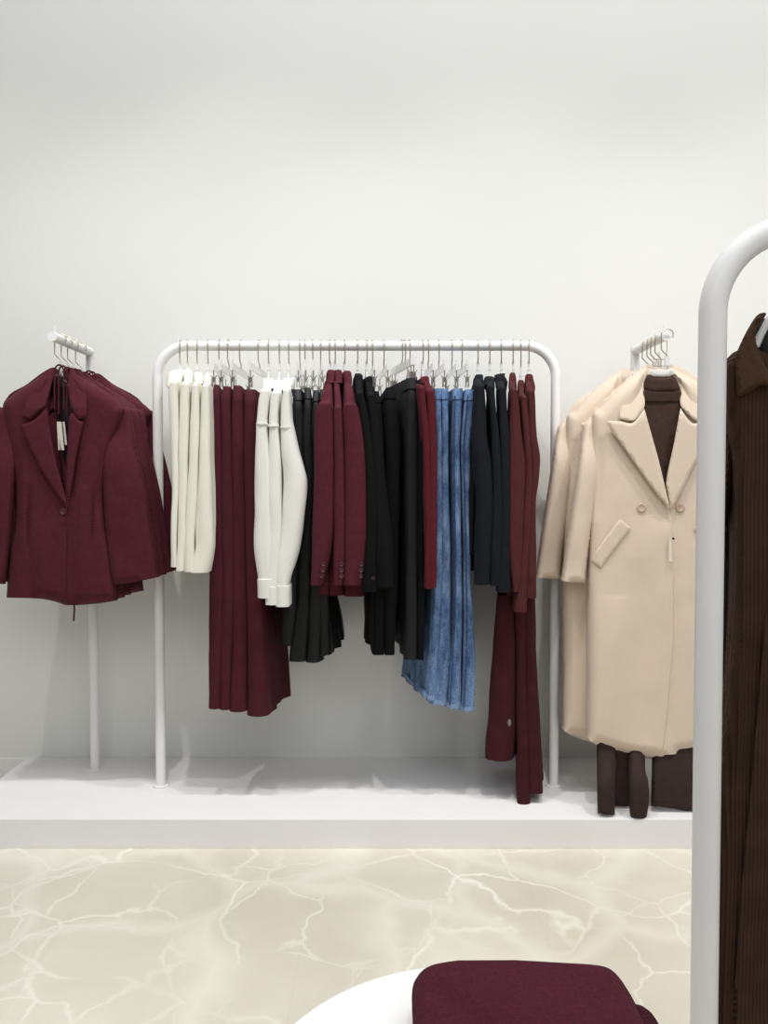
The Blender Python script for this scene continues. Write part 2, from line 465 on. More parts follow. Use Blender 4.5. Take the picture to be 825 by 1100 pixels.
def pline(px, py, line):
    """distance in photo units to a polyline"""
    b = 1e9
    for (x1, y1), (x2, y2) in zip(line[:-1], line[1:]):
        dx, dy = x2-x1, y2-y1; t = max(0, min(1, ((px-x1)*dx+(py-y1)*dy)/(dx*dx+dy*dy+1e-9)))
        b = min(b, math.hypot(px-x1-t*dx, py-y1-t*dy))
    return b
def groove(px, py, line, w):
    (x1, y1), (x2, y2) = line[0], line[-1]
    t = max(0, min(1, (py-y1)/(y2-y1+1e-6)))
    return math.exp(-(pline(px, py, line)/w)**2)*math.sin(math.pi*min(1, max(0, t)))**.6
def xline(py, line):
    return float(np.interp(py, [q[1] for q in line], [q[0] for q in line]))
def ramp(v, a, b): t = max(0, min(1, (v-a)/(b-a))); return t*t*(3-2*t)

def card(name, pts, Y, t, m, parent):
    V = []
    for dy in (0, t):
        for a, b in pts: x, z = W(a, b, Y); V.append((x, Y+dy, z))
    return mesh(name, V, [(0, 1, 2, 3), (7, 6, 5, 4), (0, 4, 5, 1), (1, 5, 6, 2), (2, 6, 7, 3), (3, 7, 4, 0)], m, parent, smooth=False)
def button(px, py, Y, r, m, parent, name='button', axis=None):
    x, z = W(px, py, Y)
    n = 20; V = []; Fc = []
    prof = [(0, .0025), (.55, .0022), (.65, .0032), (.9, .0034), (1, .0018), (1, 0)]
    for q, d in prof:
        for k in range(n):
            a = 2*math.pi*k/n; V.append((x+r*q*math.cos(a), Y-d, z+r*q*math.sin(a)))
    for i in range(len(prof)-1):
        for k in range(n): Fc.append((i*n+k, i*n+(k+1) % n, (i+1)*n+(k+1) % n, (i+1)*n+k))
    Fc.append(tuple((len(prof)-1)*n+k for k in range(n)))
    return mesh(name, V, Fc, m, parent)

# ------------------------------------------------------------------ the room
YW = 2.82
def struct(name, geo, m, smooth=False):
    o = mesh(name, geo[0], geo[1], m, None, smooth); o['kind'] = 'structure'; return o
struct('floor', box_geo(-4, 4, -3, YW+.1, -.1, 0), M['floor'])
struct('wall_back', box_geo(-4, 4, YW, YW+.12, -.1, 4.2), M['wall'])
PX0 = XS(25, YW)
YPF = 2.305
pf = struct('trim_1', box_geo(PX0, 4, YPF, YW, 0, .09), M['platform'])
bevel(pf, .0015, 2)
struct('baseboard_back', box_geo(-4, PX0-.002, YW-.012, YW, 0, .088), M['platform'])

# ------------------------------------------------------------------ racks
ZP = .09
def bent(x0, x1, y, zb, zt, R, n=14):
    P = [(x0, y, zb), (x0, y, (zb+zt)/2), (x0, y, zt-R)]
    for k in range(1, n+1): a = math.pi/2*k/n; P.append((x0+R-R*math.cos(a), y, zt-R+R*math.sin(a)))
    P.append(((x0+x1)/2, y, zt))
    for k in range(0, n+1): a = math.pi/2*k/n; P.append((x1-R+R*math.sin(a), y, zt-R+R*math.cos(a)))
    P += [(x1, y, (zb+zt)/2), (x1, y, zb)]
    return P
YR = 2.56
ZR = ZS(371.5, YR)
xl, xr = XS(170, YR), XS(596.5, YR)
rack = thing('clothes_rack', 'white bent-tube clothes rack in the middle of the platform, full of garments', 'clothes rack', ((xl+xr)/2, YR, ZP))
v = tube_geo(bent(xl, xr, YR, ZP, ZR, .105), .0165, 20); sharp(mesh('frame', *v, M['white_metal'], rack), 50)
for x in (xl, xr):
    sharp(mesh('foot_flange', *disc_geo((x, YR, ZP), .027, .005, rim=.0015), M['white_metal'], rack), 40)
for px in (192.5, 571.5):
    x = XS(px, YR); sharp(mesh('stop_pin', *tube_geo([(x, YR, ZR+.01), (x, YR, ZR+.031)], .0028, 10), M['white_metal'], rack), 40)
# wall stands with an arm towards the room
YA = 2.70
def stand(pxp, pyp, pxe, lbl):
    x = XS(pxp, YA); z = ZS(pyp, YA); ye = YA*(pxp-CX)/(pxe-CX)
    s = thing('garment_stand', lbl, 'clothes stand', (x, YA, ZP))
    sharp(mesh('post', *tube_geo([(x, YA, ZP), (x, YA, (z+ZP)/2), (x, YA, z+.013)], .0155, 20), M['white_metal'], s), 50)
    sharp(mesh('arm', *tube_geo([(x, YA+.0, z), (x, (YA+ye)/2, z), (x, ye, z)], .0155, 20), M['white_metal'], s), 50)
    sharp(mesh('foot_flange', *disc_geo((x, YA, ZP), .026, .005, rim=.0015), M['white_metal'], s), 40)
    sharp(mesh('stop_pin', *tube_geo([(x, ye+.02, z+.01), (x, ye+.018, z+.036)], .0026, 10), M['white_metal'], s), 40)
    return x, z, ye
XL, ZL, YLE = stand(98.5, 378.5, 58, 'white post with a short arm at far left, carrying the burgundy blazers')
XR2, ZR2, YRE = stand(681, 377, 714, 'white post with a short arm at right, carrying the beige coats')
# near rack at the right edge
YN = .95
ZN = ZS(245, YN)+.0
xn0 = XS(763.5, YN); xn1 = xn0+1.25
nr = thing('clothes_rack', 'large white bent-tube clothes rack nearest the camera at the right edge', 'clothes rack', (xn0+.62, YN, 0))
sharp(mesh('frame', *tube_geo(bent(xn0, xn1, YN, 0, ZN, .105, 24), .0165, 28), M['white_metal'], nr), 50)
for x in (xn0, xn1):
    sharp(mesh('foot_flange', *disc_geo((x, YN, 0), .03, .005, rim=.0015), M['white_metal'], nr), 40)

# ------------------------------------------------------------------ hangers
def hanger(lbl, px=None, kind='top', fpx=None, bpx=None, X=None, Y=YR, Z=ZR, drop=.085, axis=None, half=.19, grp=None, clipz=.05, rail_r=.0165):
    """clothes hanger; px where its hook is seen; fpx / bpx where its near and far ends point"""
    if X is None: X = XS(px, Y)
    o = thing('clothes_hanger', lbl, 'hanger', (X, Y, Z-drop), grp)
    if axis is None:
        f = Vector((XS(fpx if fpx else px, Y-half*.8), Y-half*.8, 0))
        b = Vector((XS(bpx, Y+half*.8), Y+half*.8, 0)) if bpx else Vector((2*X-f.x, 2*Y-f.y, 0))
        ax = (b-f).normalized()
    else: ax = Vector(axis).normalized()
    rh = rail_r+.003
    P = []
    for k in range(0, 13):
        a = -.5+math.pi*(1.16)*k/12   # from behind the rail, over it, to its near side
        P.append(Vector((X, Y, Z))+ax*math.cos(a)*rh+Vector((0, 0, math.sin(a)*rh)))
    P.append(Vector((X, Y, Z-.045))-ax*rh*1.0); P.append(Vector((X, Y, Z-.055))-ax*rh*.5)
    P.append(Vector((X+.001, Y, Z-.064))); P.append(Vector((X+.001, Y, Z-drop-.004)))
    mesh('hook', *tube_geo(P, .0019, 8), M['steel'], o)
    c = Vector((X, Y, Z-drop))
    if kind == 'top':
        arms = []
        for s in (-1, 1):
            Q = [c+Vector((0, 0, -.008))]
            for k in range(1, 9): t = k/8; Q.append(c+ax*s*half*.6*t+Vector((0, 0, -.012-.085*t**.8)))
            arms.append(tube_geo(Q, [.004 for k in range(9)], 8))
        mesh('arm', *join(*arms), M['acrylic'], o)
        sharp(mesh('size_marker', *obox_geo(c+Vector((0, 0, .004)), ax, .007, .004, .014), M['ring'], o), 40)
    else:
        sharp(mesh('bar', *obox_geo(c+Vector((0, 0, -.011)), ax, half*.85, .0022, .0115), M['acrylic'], o), 40)
        sharp(mesh('size_marker', *obox_geo(c-ax*half*.85+Vector((0, 0, -.008)), ax, .004, .0048, .0165), M['ring'], o), 40)
        for s in (-1, 1):
            e = c+ax*s*half*.78
            st = mesh('clip', *join(obox_geo(e+Vector((-.004, 0, -clipz)), ax, .008, .001, .016),
                                    obox_geo(e+Vector((.004, 0, -clipz)), ax, .008, .001, .016),
                                    tube_geo([e+Vector((0, 0, -.022)), e+Vector((0, 0, -clipz))], .0016, 6),
                                    tube_geo([e+Vector((-.005, 0, -clipz+.008)), e+Vector((.005, 0, -clipz+.008))], .002, 6),
                                    tube_geo([e+Vector((-.003, 0, -clipz+.01)), e+Vector((-.010, 0, -clipz+.022))], .0012, 6),
                                    tube_geo([e+Vector((.003, 0, -clipz+.01)), e+Vector((.010, 0, -clipz+.022))], .0012, 6)), M['clip'], o)
            sharp(st, 40)
    return o

# ------------------------------------------------------------------ garments on the long rack
SY = 2.36
def top(name, lbl, cat, hook, col, neck, sleeve, hem, mt, grp, cuff=None, buttons=None, pb=None, seed=0, hlabel=None, fpx=None, sleeve_m=None,
        collar_m=None, long=None, seam=None, cb=None, drop=.07, hemrows=None):
    """garment on shoulders, seen from its sleeve side.
    col: ((py,l,r),(py,l,r)..) collar; neck: py where the shoulder starts; sleeve: rows (py,l,r); hem: (py,l,r)"""
    X = XS(hook, YR)
    o = thing(name, lbl, cat, (X, YR, ZS(hem[0], 2.4)), grp)
    s0 = sleeve[0]; sx = (XS(s0[1], SY)+XS(s0[2], SY))/2
    rows = []
    zn = ZS(neck, 2.50); zc = ZS(s0[0], SY+.02)
    def half_(Yf): return (YR-Yf)
    for k in range(6):
        t = k/5; Yf = 2.50-.125*t**.75; z = zn+(zc-zn)*t**1.5
        xf = X+(sx-X)*((YR-Yf)/(YR-SY)); tf = .016+(XS(s0[2], SY)-XS(s0[1], SY)-.016)*.92*t
        rows.append((z, xf, max(.012, tf), Yf, 2*X-xf, max(.012, tf*.8), 2*YR-Yf))
    xh = (XS(hem[1], 2.40)+XS(hem[2], 2.40))/2; th = XS(hem[2], 2.40)-XS(hem[1], 2.40)
    zh = ZS(hem[0], 2.40)
    xbh = XS(pb, 2.72) if pb else 2*X-xh
    zc2 = rows[-1][0]; xf2 = rows[-1][1]; xb2 = rows[-1][4]; t2 = rows[-1][2]*.8
    for t in (.25, .6, 1):
        rows.append((zc2+(zh-zc2)*t, xf2+(xh-xf2)*t, t2+(th-t2)*t, 2.40, xb2+(xbh-xb2)*t, (t2+(th-t2)*t)*.9, 2.72))
    slabW('body', rows, mt, o, .005, 1.4, seed, noise_a=.003)
    # near sleeve
    srow = []
    for i, r in enumerate(sleeve):
        py, l, r_ = r[:3]
        hd = r[3] if len(r) > 3 else .055
        xm = (XS(l, SY)+XS(r_, SY))/2; w = XS(r_, SY)-XS(l, SY); z = ZS(py, SY)
        if i == 0:
            srow.append((z+.014, xm+(X-xm)*.08, w*.35, SY+.005, xm+(X-xm)*.2, w*.35, SY+.035))
            srow.append((z+.009, xm, w*.72, SY-.02, xm, w*.7, SY+.045))
        srow.append((z, xm, w, SY-hd*.6, xm+(0 if len(r) < 5 else r[4]), w*.9, SY+hd))
    sl = slabW('sleeve', srow, sleeve_m or mt, o, .002, 1, seed+3, noise_a=.0035, hollow=.03)
    # far sleeve, the mirror of the near one
    sl2 = [(z, 2*X-a, b*.9, 2*YR-f-.02, 2*X-c, d*.9, 2*YR-e_-.0) for (z, a, b, e_, c, d, f) in srow]
    slabW('sleeve', sl2, sleeve_m or mt, o, .002, 1, seed+8, noise_a=.002, hollow=.03)
    if cuff:
        py0, py1, l, r_ = cuff
        c0 = [(ZS(p, SY), (XS(l-d, SY)+XS(r_+d, SY))/2, XS(r_+d, SY)-XS(l-d, SY), SY-.037, (XS(l, SY)+XS(r_, SY))/2, XS(r_, SY)-XS(l, SY), SY+.055) for p, d in ((py0, .1), (py0+1, .5), ((py0+py1)/2, .4), (py1, .5))]
        slabW('cuff', c0, sleeve_m or mt, sl, .001, 1, seed, noise_a=.001, hollow=.02)
        if buttons is None and mt is M['black']: button(r_-3.5, (py0+py1)/2, SY-.046, .005, M['button_b'] if mt in (M['offwhite'], M['cream']) else M['button'], sl)
    if buttons:
        for bx, by in buttons: button(bx, by, SY-.042, .0068, M['button'], sl)
    if seam:
        (sy, a, b) = seam
        slabW('seam', [(ZS(sy+d, SY), (XS(a, SY)+XS(b, SY))/2, XS(b+g, SY)-XS(a-g, SY), SY-.037, (XS(a, SY)+XS(b, SY))/2, XS(b, SY)-XS(a, SY), SY+.056) for d, g in ((-1, .2), (0, .8), (1, .3))], mt, sl, 0, 1, 0, noise_a=0)
    # collar
    if col:
        rows = []; col = [tuple(c) for c in col]; a, b = col[0], col[1]
        col.insert(1, (a[0]+(b[0]-a[0])*.3, a[1]+(b[1]-a[1])*.75, a[2]+(b[2]-a[2])*.75)); p = col[-2]; e = col[-1]
        col[-1] = (e[0]-1, p[1]*.7+e[1]*.3-.3, p[2]*.7+e[2]*.3+.3); n = len(col)
        for i, (py, l, r_) in enumerate(col):
            f = i/(n-1); Yf = 2.495-.05*f
            x = (XS(l, Yf)+XS(r_, Yf))/2
            rows.append((ZS(py, Yf), x, XS(r_, Yf)-XS(l, Yf), Yf, 2*X-x if not cb else XS(cb, 2.6), (XS(r_, Yf)-XS(l, Yf))*.9, 2*YR-Yf))
        slabW('collar', rows, collar_m or mt, o, .0015, 1, seed+1, noise_a=.002, hollow=.006)
    hanger(hlabel, hook, 'top', fpx or ((s0[1]+s0[2])/2), half=.185, drop=drop, grp=None)
    return o

def bottom(name, lbl, cat, hook, rows, mt, grp, hlabel, fpx, bpx, seed=0, Yf=2.40, Yb=2.72, band=True, band_m=None, fold=.004, flute=0, freq=1.5, drop=.075, hemm=None, seam=None, noise_a=.003):
    """garment held by clips at its waist; rows (py,l,r,back px)"""
    o = thing(name, lbl, cat, (XS(hook, YR), YR, ZS(rows[-1][0], Yf)), grp)
    R = [prow(r[0], r[1], r[2], Yf+(.02 if i == 0 else 0)-(r[4] if len(r) > 4 else 0), Yb-(.02 if i == 0 else 0), r[3], r[5] if len(r) > 5 else None, pyY=Yf) for i, r in enumerate(rows)]
    ob = slabW('legs' if name in ('trousers', 'jeans') else 'skirt_panel', R, mt, o, fold, freq, seed, flute=flute, noise_a=noise_a, ns=36)
    if band:
        a, b = R[0], R[1]
        def lerp(t, g): 
            q = [a[k]+(b[k]-a[k])*t for k in range(7)]; q[0] = a[0]+(-.045)*t+.002; q[2] += g; q[5] += g; q[3] -= g*.5; return tuple(q)
        slabW('waistband', [lerp(0, .001), lerp(.1, .0022), lerp(.7, .0022), lerp(.8, .001)], band_m or mt, o, 0, 1, seed, noise_a=.0005, ns=22)
    if hemm:
        e = list(R[-1]); e2 = list(e); e2[0] += .014
        for q in (e, e2): q[2] += .003; q[5] += .003; q[3] -= .002
        e[0] -= .001
        slabW('hem', [tuple(e2), tuple(e)], hemm, ob, fold, freq, seed, nz=3, noise_a=noise_a, ns=36)
    if seam:
        P = []
        for py, px in seam: x = XS(px, Yf-.008); P.append((x, Yf-.004, ZS(py, Yf)))
        mesh('seam', *tube_geo(P, .0022, 6), M['denim_dark'], ob)
    hanger(hlabel, hook, 'clip', fpx, bpx, drop=drop, half=.16, clipz=.06)
    return o

G1 = 'cream shirts at the left end of the rack'
whites = [
 (194.7, ((397, 189, 197), (402, 179, 197), (411, 177.5, 195), (417, 184, 193)), 403, [(412, 186, 194), (424, 184, 194), (453, 185, 194.7), (500, 186.5, 194.5), (560, 186, 193), (608, 184.7, 191.5)], (606, 188, 193),
  'leftmost cream shirt, its collar drooping towards the rack post', 'leftmost cream shirt'),
 (202.4, ((397, 199, 205), (404, 197.5, 207), (412, 199, 206)), 404, [(414, 197.5, 205.5), (430, 196, 205.7), (467, 194.7, 205), (530, 194, 203), (612, 191.4, 199.5)], (610, 193, 200),
  'second cream shirt from the left end of the rack', 'second cream shirt from the left'),
 (212.6, ((400, 208.5, 216), (406, 208, 218), (413, 210, 216.5)), 406, [(415, 209.5, 215.5), (430, 208, 216.5), (482, 205.4, 216), (540, 202.5, 213), (613, 199.3, 210)], (611, 201, 209),
  'third cream shirt from the left end of the rack', 'third cream shirt from the left'),
 (224.2, ((401, 220, 227.5), (407, 219, 229), (414, 221, 227)), 407, [(416, 220, 226.5), (440, 218, 227.3), (482, 216.5, 228), (540, 213, 229.5), (584, 211, 230), (600, 208.5, 227.5), (614, 205, 224.5)], (611, 206, 222),
  'rightmost of the four cream shirts, beside the burgundy trousers', 'cream shirt beside the burgundy trousers')]
for i, (hk, col, nk, sl, hm, lb, sh) in enumerate(whites):
    top('shirt', lb, 'shirt', hk, col, nk, sl, hm, M['cream'], G1, seed=i, hlabel='clear plastic hanger with steel hook inside the '+sh)

G2 = 'burgundy trousers on clip hangers'
tr = [
 (237, [(413, 230.5, 234.5, 242), (430, 228.4, 236.5, 243), (500, 227, 238, 246), (600, 223, 240, 252), (700, 222, 238, 256), (762, 221.5, 235, 258)], 229.8, 243,
  'leftmost pair of burgundy trousers, next to the cream shirts', 'leftmost burgundy trousers'),
 (246.5, [(415, 240, 247.5, 253), (430, 236.5, 247.5, 254), (500, 236.5, 249, 258), (600, 236, 251, 262), (763, 233.5, 246, 268)], 240, 256,
  'second pair of burgundy trousers from the cream shirts', 'second burgundy trousers from the left'),
 (259.4, [(414, 251, 259, 266), (430, 248.5, 261, 268), (500, 247, 262.5, 272), (600, 248, 264, 276), (765, 244, 263, 282)], 252.8, 270,
  'third pair of burgundy trousers from the cream shirts', 'third burgundy trousers from the left'),
 (279.3, [(418, 263, 274, 283), (432, 261.6, 275, 285), (500, 261, 276, 290), (600, 263, 279, 296), (700, 262, 285, 300), (770, 261.5, 288, 303)], 270, 289,
  'rightmost burgundy trousers with hem flaring behind, next to the white blouses', 'rightmost burgundy trousers')]
for i, (hk, rw, f, b, lb, sh) in enumerate(tr):
    bottom('trousers', lb, 'trousers', hk, rw, M['burgundy_crepe'], G2, 'clear clip hanger with steel hook gripping the '+sh, f, b, seed=i, fold=.006)

G3 = 'white blouses with cuffs'
bl = [
 (289.2, ((406, 283, 293), (411, 281.6, 294), (418, 282, 292)), 411, [(421, 281.5, 291), (430, 279.5, 290.5), (450, 277.6, 288.5), (458, 276.6, 288.5), (500, 275, 292), (560, 273.5, 296), (590, 273.5, 298), (615, 276, 298.5), (621, 277, 298)], (636, 281, 296), (621, 641, 277, 298),
  'leftmost white blouse with wide cuff, next to the burgundy trousers', 'leftmost white blouse'),
 (301, ((408, 295, 304), (413, 294, 306), (420, 294, 303)), 413, [(423, 293.5, 302), (434, 291, 301), (452, 290, 300), (460, 290, 300.5), (500, 290, 303), (560, 289, 303), (628, 287, 299)], (630, 291, 300), (629, 648, 286.5, 299),
  'middle one of the three white blouses', 'middle white blouse'),
 (310.8, ((406, 304.5, 315), (411, 304, 316.5), (419, 305, 314)), 411, [(421, 305.5, 312.5), (434, 303.5, 313), (450, 302.8, 314), (463, 302.4, 317), (485, 302.5, 322), (517, 304, 330), (552, 302, 327), (590, 299.5, 321), (618, 297.5, 313), (628, 297.3, 311)], (623, 303, 318), (628, 650, 297, 311.3),
  'rightmost white blouse, sleeve bulging over the black skirts', 'rightmost white blouse')]
for i, (hk, col, nk, sl, hm, cf, lb, sh) in enumerate(bl):
    top('blouse', lb, 'blouse', hk, col, nk, sl, hm, M['offwhite'], G3, cuff=cf, seed=10+i, hlabel='clear plastic hanger with steel hook inside the '+sh, seam=(456+2*i, sl[2][1]-.3, sl[2][2]+.2))

G4 = 'black skirts on clip hangers'
sk = [
 (322.7, [(418, 316.5, 324, 328), (440, 313.5, 326, 330), (500, 311, 327, 332), (600, 306, 322, 334), (694, 300, 314.5, 330)], 321, 325, 'leftmost black skirt, half hidden by the white blouses', 'leftmost black skirt'),
 (328, [(416, 328, 333, 331), (440, 325.5, 335.5, 332), (500, 322, 338, 338), (600, 319, 336, 344), (660, 315, 333, 346), (711, 309.7, 329, 350)], 330, 328, 'second black skirt from the left, its flared hem in front', 'second black skirt'),
 (336.2, [(419, 337, 342.5, 339), (440, 335, 343, 341), (500, 334, 345, 344), (600, 333, 347, 350), (660, 330, 346, 353), (712, 326.5, 343, 356)], 339, 337, 'third black skirt from the left, rippled at the hem', 'third black skirt'),
 (344.5, [(418, 344, 350, 347), (440, 342.5, 350, 348), (500, 342, 350, 350), (600, 341, 349, 354), (660, 341, 352, 358), (704, 341, 356, 364)], 348, 344, 'rightmost black skirt, hem flicking out under the burgundy jackets', 'rightmost black skirt')]
for i, (hk, rw, f, b, lb, sh) in enumerate(sk):
    bottom('skirt', lb, 'skirt', hk, rw, M['black_satin'], G4, 'clear clip hanger with steel hook gripping the '+sh, f, b, seed=20+i, fold=.010, flute=.12, freq=2.2, noise_a=.006)

G5 = 'burgundy jackets seen from the sleeve'
jk = [
 (354.8, ((397, 352.5, 358.5), (402, 351, 360), (409, 350, 359), (412, 351, 357)), 408, [(435, 342.5, 357.5), (443, 339, 359.5), (480, 338, 360.5), (560, 336.6, 360), (600, 335, 354), (627, 333.7, 346.5)], (639, 341.5, 353),
  [(347.7, 606), (347, 612.3), (345.6, 618.6)], 366, 'leftmost burgundy jacket on the long rack, three cuff buttons showing', 'leftmost burgundy jacket'),
 (360, ((397, 360.5, 366), (402, 359.5, 367.5), (409, 359.5, 367), (412, 361, 366)), 408, [(439, 359.5, 367), (446, 359, 368), (480, 359.5, 369), (560, 360, 371), (600, 358.5, 370), (627, 358, 368)], (640, 353, 368),
  [(367, 606), (367, 612.3), (367, 618.6)], 384, 'middle burgundy jacket on the long rack, squeezed between two others', 'middle burgundy jacket'),
 (370, ((398, 370, 375.5), (403, 369, 378), (411, 369.5, 378.5), (415, 371, 376.5)), 410, [(436, 370, 384), (444, 368, 388), (466, 368, 394), (480, 368, 396), (560, 369, 397), (600, 368, 393.5), (627, 367, 390)], (641, 369, 392),
  [(388.3, 606), (388, 612.3), (387.6, 618.6)], 396, 'rightmost burgundy jacket on the long rack, beside the black shirts', 'rightmost burgundy jacket')]
for i, (hk, col, nk, sl, hm, bt, pb, lb, sh) in enumerate(jk):
    top('jacket', lb, 'jacket', hk, col, nk, sl, hm, M['burgundy'], G5, buttons=bt, pb=pb, seed=30+i, hlabel='clear plastic hanger with steel hook inside the '+sh)

G6 = 'black shirts with cuffs'
bs = [
 (384, ((401, 381.5, 388), (406, 380.5, 390), (416, 380, 391), (421, 383, 390)), 408, [(424, 382.5, 391), (440, 386, 395), (480, 391, 401), (540, 394, 406), (590, 392, 405), (609, 391, 404)], (625, 392, 402), (608, 634, 390.3, 404.5),
  'left black shirt with buttoned cuff, overlapping the burgundy jacket', 'left black shirt'),
 (393.8, ((404, 395, 401), (409, 393.5, 403), (417, 393.5, 403), (421, 396, 402)), 410, [(426, 394.5, 403), (440, 396, 405), (480, 399, 411), (534, 401, 416), (600, 403, 423), (630, 404, 422.5)], (628, 406, 418), None,
  'right black shirt, sleeve hanging in front of the black trousers', 'right black shirt')]
for i, (hk, col, nk, sl, hm, cf, lb, sh) in enumerate(bs):
    top('shirt', lb, 'shirt', hk, col, nk, sl, hm, M['black'], G6, cuff=cf, seed=40+i, hlabel='clear plastic hanger with steel hook inside the '+sh, sleeve_m=M['black'])

G7 = 'black trousers on clip hangers'
bt = [
 (400, [(420, 402, 406.5, 399), (440, 402.5, 409.5, 399), (480, 404.5, 412, 398), (600, 402, 414, 396), (704, 400.5, 412.5, 395)], 403.7, 399, 'leftmost black trousers, behind the black shirt sleeves', 'leftmost black trousers', 'black'),
 (412, [(416, 415, 421.5, 411), (440, 412, 426, 411), (480, 412, 429.5, 412), (600, 411, 428, 414), (704, 412.8, 423.5, 412)], 418, 409, 'second black trousers from the left, wide dark leg', 'second black trousers', 'black'),
 (430.9, [(405.5, 438.5, 446, 420), (430, 437.5, 447.5, 422), (480, 437, 449.5, 424), (600, 437, 449, 428), (709, 435, 448.6, 430)], 443.5, 422, 'charcoal black trousers turned outwards on their hanger', 'charcoal black trousers', 'charcoal'),
 (434, [(408, 447, 451.5, 428), (430, 448, 454, 430), (480, 449.5, 456.5, 432), (600, 449, 456.5, 440), (709, 448.6, 455.5, 436)], 448, 427, 'rightmost black trousers, beside the deep red cardigans', 'rightmost black trousers', 'black')]
for i, (hk, rw, f, b, lb, sh, mm) in enumerate(bt):
    bottom('trousers', lb, 'trousers', hk, rw, M[mm], G7, 'clear clip hanger with steel hook gripping the '+sh, f, b, seed=50+i, drop=.058 if i > 1 else .075)

G8 = 'deep red cardigans'
rc = [
 (438.8, ((404, 443, 447), (409, 443, 448.5), (414, 444, 448)), 410, [(418, 449.5, 455.5), (426, 450, 456.5), (480, 454.5, 461.5), (560, 456.5, 462.5), (631, 457, 462.5)], (628, 457, 462),
  'left deep red cardigan, mostly behind the black trousers', 'left deep red cardigan'),
 (453.5, ((404, 454.5, 460), (408, 451, 461), (413, 451.5, 461.5)), 409, [(421, 457.5, 465.5), (427, 458, 467), (480, 459.5, 468.7), (560, 461.5, 469), (630, 462, 468.7)], (627, 462, 467),
  'right deep red cardigan, next to the jeans', 'right deep red cardigan')]
for i, (hk, col, nk, sl, hm, lb, sh) in enumerate(rc):
    top('cardigan', lb, 'cardigan', hk, col, nk, sl, hm, M['red'], G8, seed=60+i, hlabel='clear plastic hanger with steel hook inside the '+sh)

G9 = 'blue jeans on clip hangers'
jn = [
 (459.4, [(417, 467.5, 473.5, 455), (440, 468, 474, 455), (480, 469, 474.5, 454), (600, 468, 475.5, 447), (660, 465, 474, 443), (752, 459, 468, 436)], 469.6, 458, 'leftmost blue jeans, hem turned away towards the wall', 'leftmost blue jeans', None),
 (470.6, [(417, 474.5, 481.3, 464), (440, 474.5, 481, 464), (480, 474.5, 481.5, 464), (600, 474.5, 484, 458), (660, 473.5, 484.5, 454), (700, 470.5, 484, 450), (757, 464, 480.5, 444)], 480, 467, 'second blue jeans from the left', 'second blue jeans', None),
 (484.6, [(417, 487, 497, 477), (440, 487, 496, 477), (480, 485.5, 494.5, 476), (600, 488, 496, 470), (660, 488, 496.5, 466), (700, 485, 496.5, 464), (761, 481, 495.5, 458)], 493, 482, 'third blue jeans from the left, dark outer seam showing', 'third blue jeans', [(425, 488.5), (480, 487.5), (600, 489.5), (660, 489.5), (700, 487), (757, 484)]),
 (495.3, [(418, 500.5, 511.5, 488), (440, 498.5, 510, 488), (480, 495.5, 506, 486), (560, 498, 505.5, 482), (600, 499, 506, 480), (660, 499.5, 508.5, 476), (700, 499, 511.5, 474), (764, 496, 510.5, 470)], 505.6, 493, 'rightmost blue jeans with dark outer seam, beside the navy tops', 'rightmost blue jeans', [(425, 502.5), (480, 498), (560, 500), (600, 501), (660, 502), (700, 502), (760, 499)])]
for i, (hk, rw, f, b, lb, sh, sm) in enumerate(jn):
    bottom('jeans', lb, 'jeans', hk, rw, M['denim'], G9, 'clear clip hanger with steel hook gripping the '+sh, f, b, seed=70+i, hemm=M['stitch'], seam=sm, fold=.006)

G10 = 'navy black tops'
nv = [
 (513, ((402, 511.5, 518.5), (407, 509.7, 519.5), (412, 509.5, 522), (416, 511, 519)), 408, [(416, 509.5, 518.5), (430, 508.5, 520), (469, 506.7, 522.5), (497, 508, 527), (540, 511, 530), (590, 510.5, 528), (627, 510, 525.8)], (596, 499.5, 509), 506,
  'leftmost navy black top, next to the jeans', 'leftmost navy top'),
 (525.6, ((404, 522, 529), (409, 520, 532), (414, 523, 530)), 410, [(417, 523.5, 529.5), (440, 525, 531.5), (480, 528, 536), (560, 528, 539), (628, 525.8, 537.5)], (625, 526, 535), None,
  'middle one of the three navy black tops', 'middle navy top'),
 (538, ((401, 536, 543), (404, 531, 541.5), (411, 532, 542), (416, 534, 541)), 410, [(418, 534, 542), (440, 534.5, 543.5), (469, 536, 545.5), (560, 536.5, 547.5), (635, 533.5, 548)], (631, 535, 546), None,
  'rightmost navy black top, overlapping the burgundy knit dresses', 'rightmost navy top')]
for i, (hk, col, nk, sl, hm, pb, lb, sh) in enumerate(nv):
    top('jumper', lb, 'top', hk, col, nk, sl, hm, M['navy'], G10, seed=80+i, pb=pb, hlabel='clear plastic hanger with steel hook inside the '+sh)

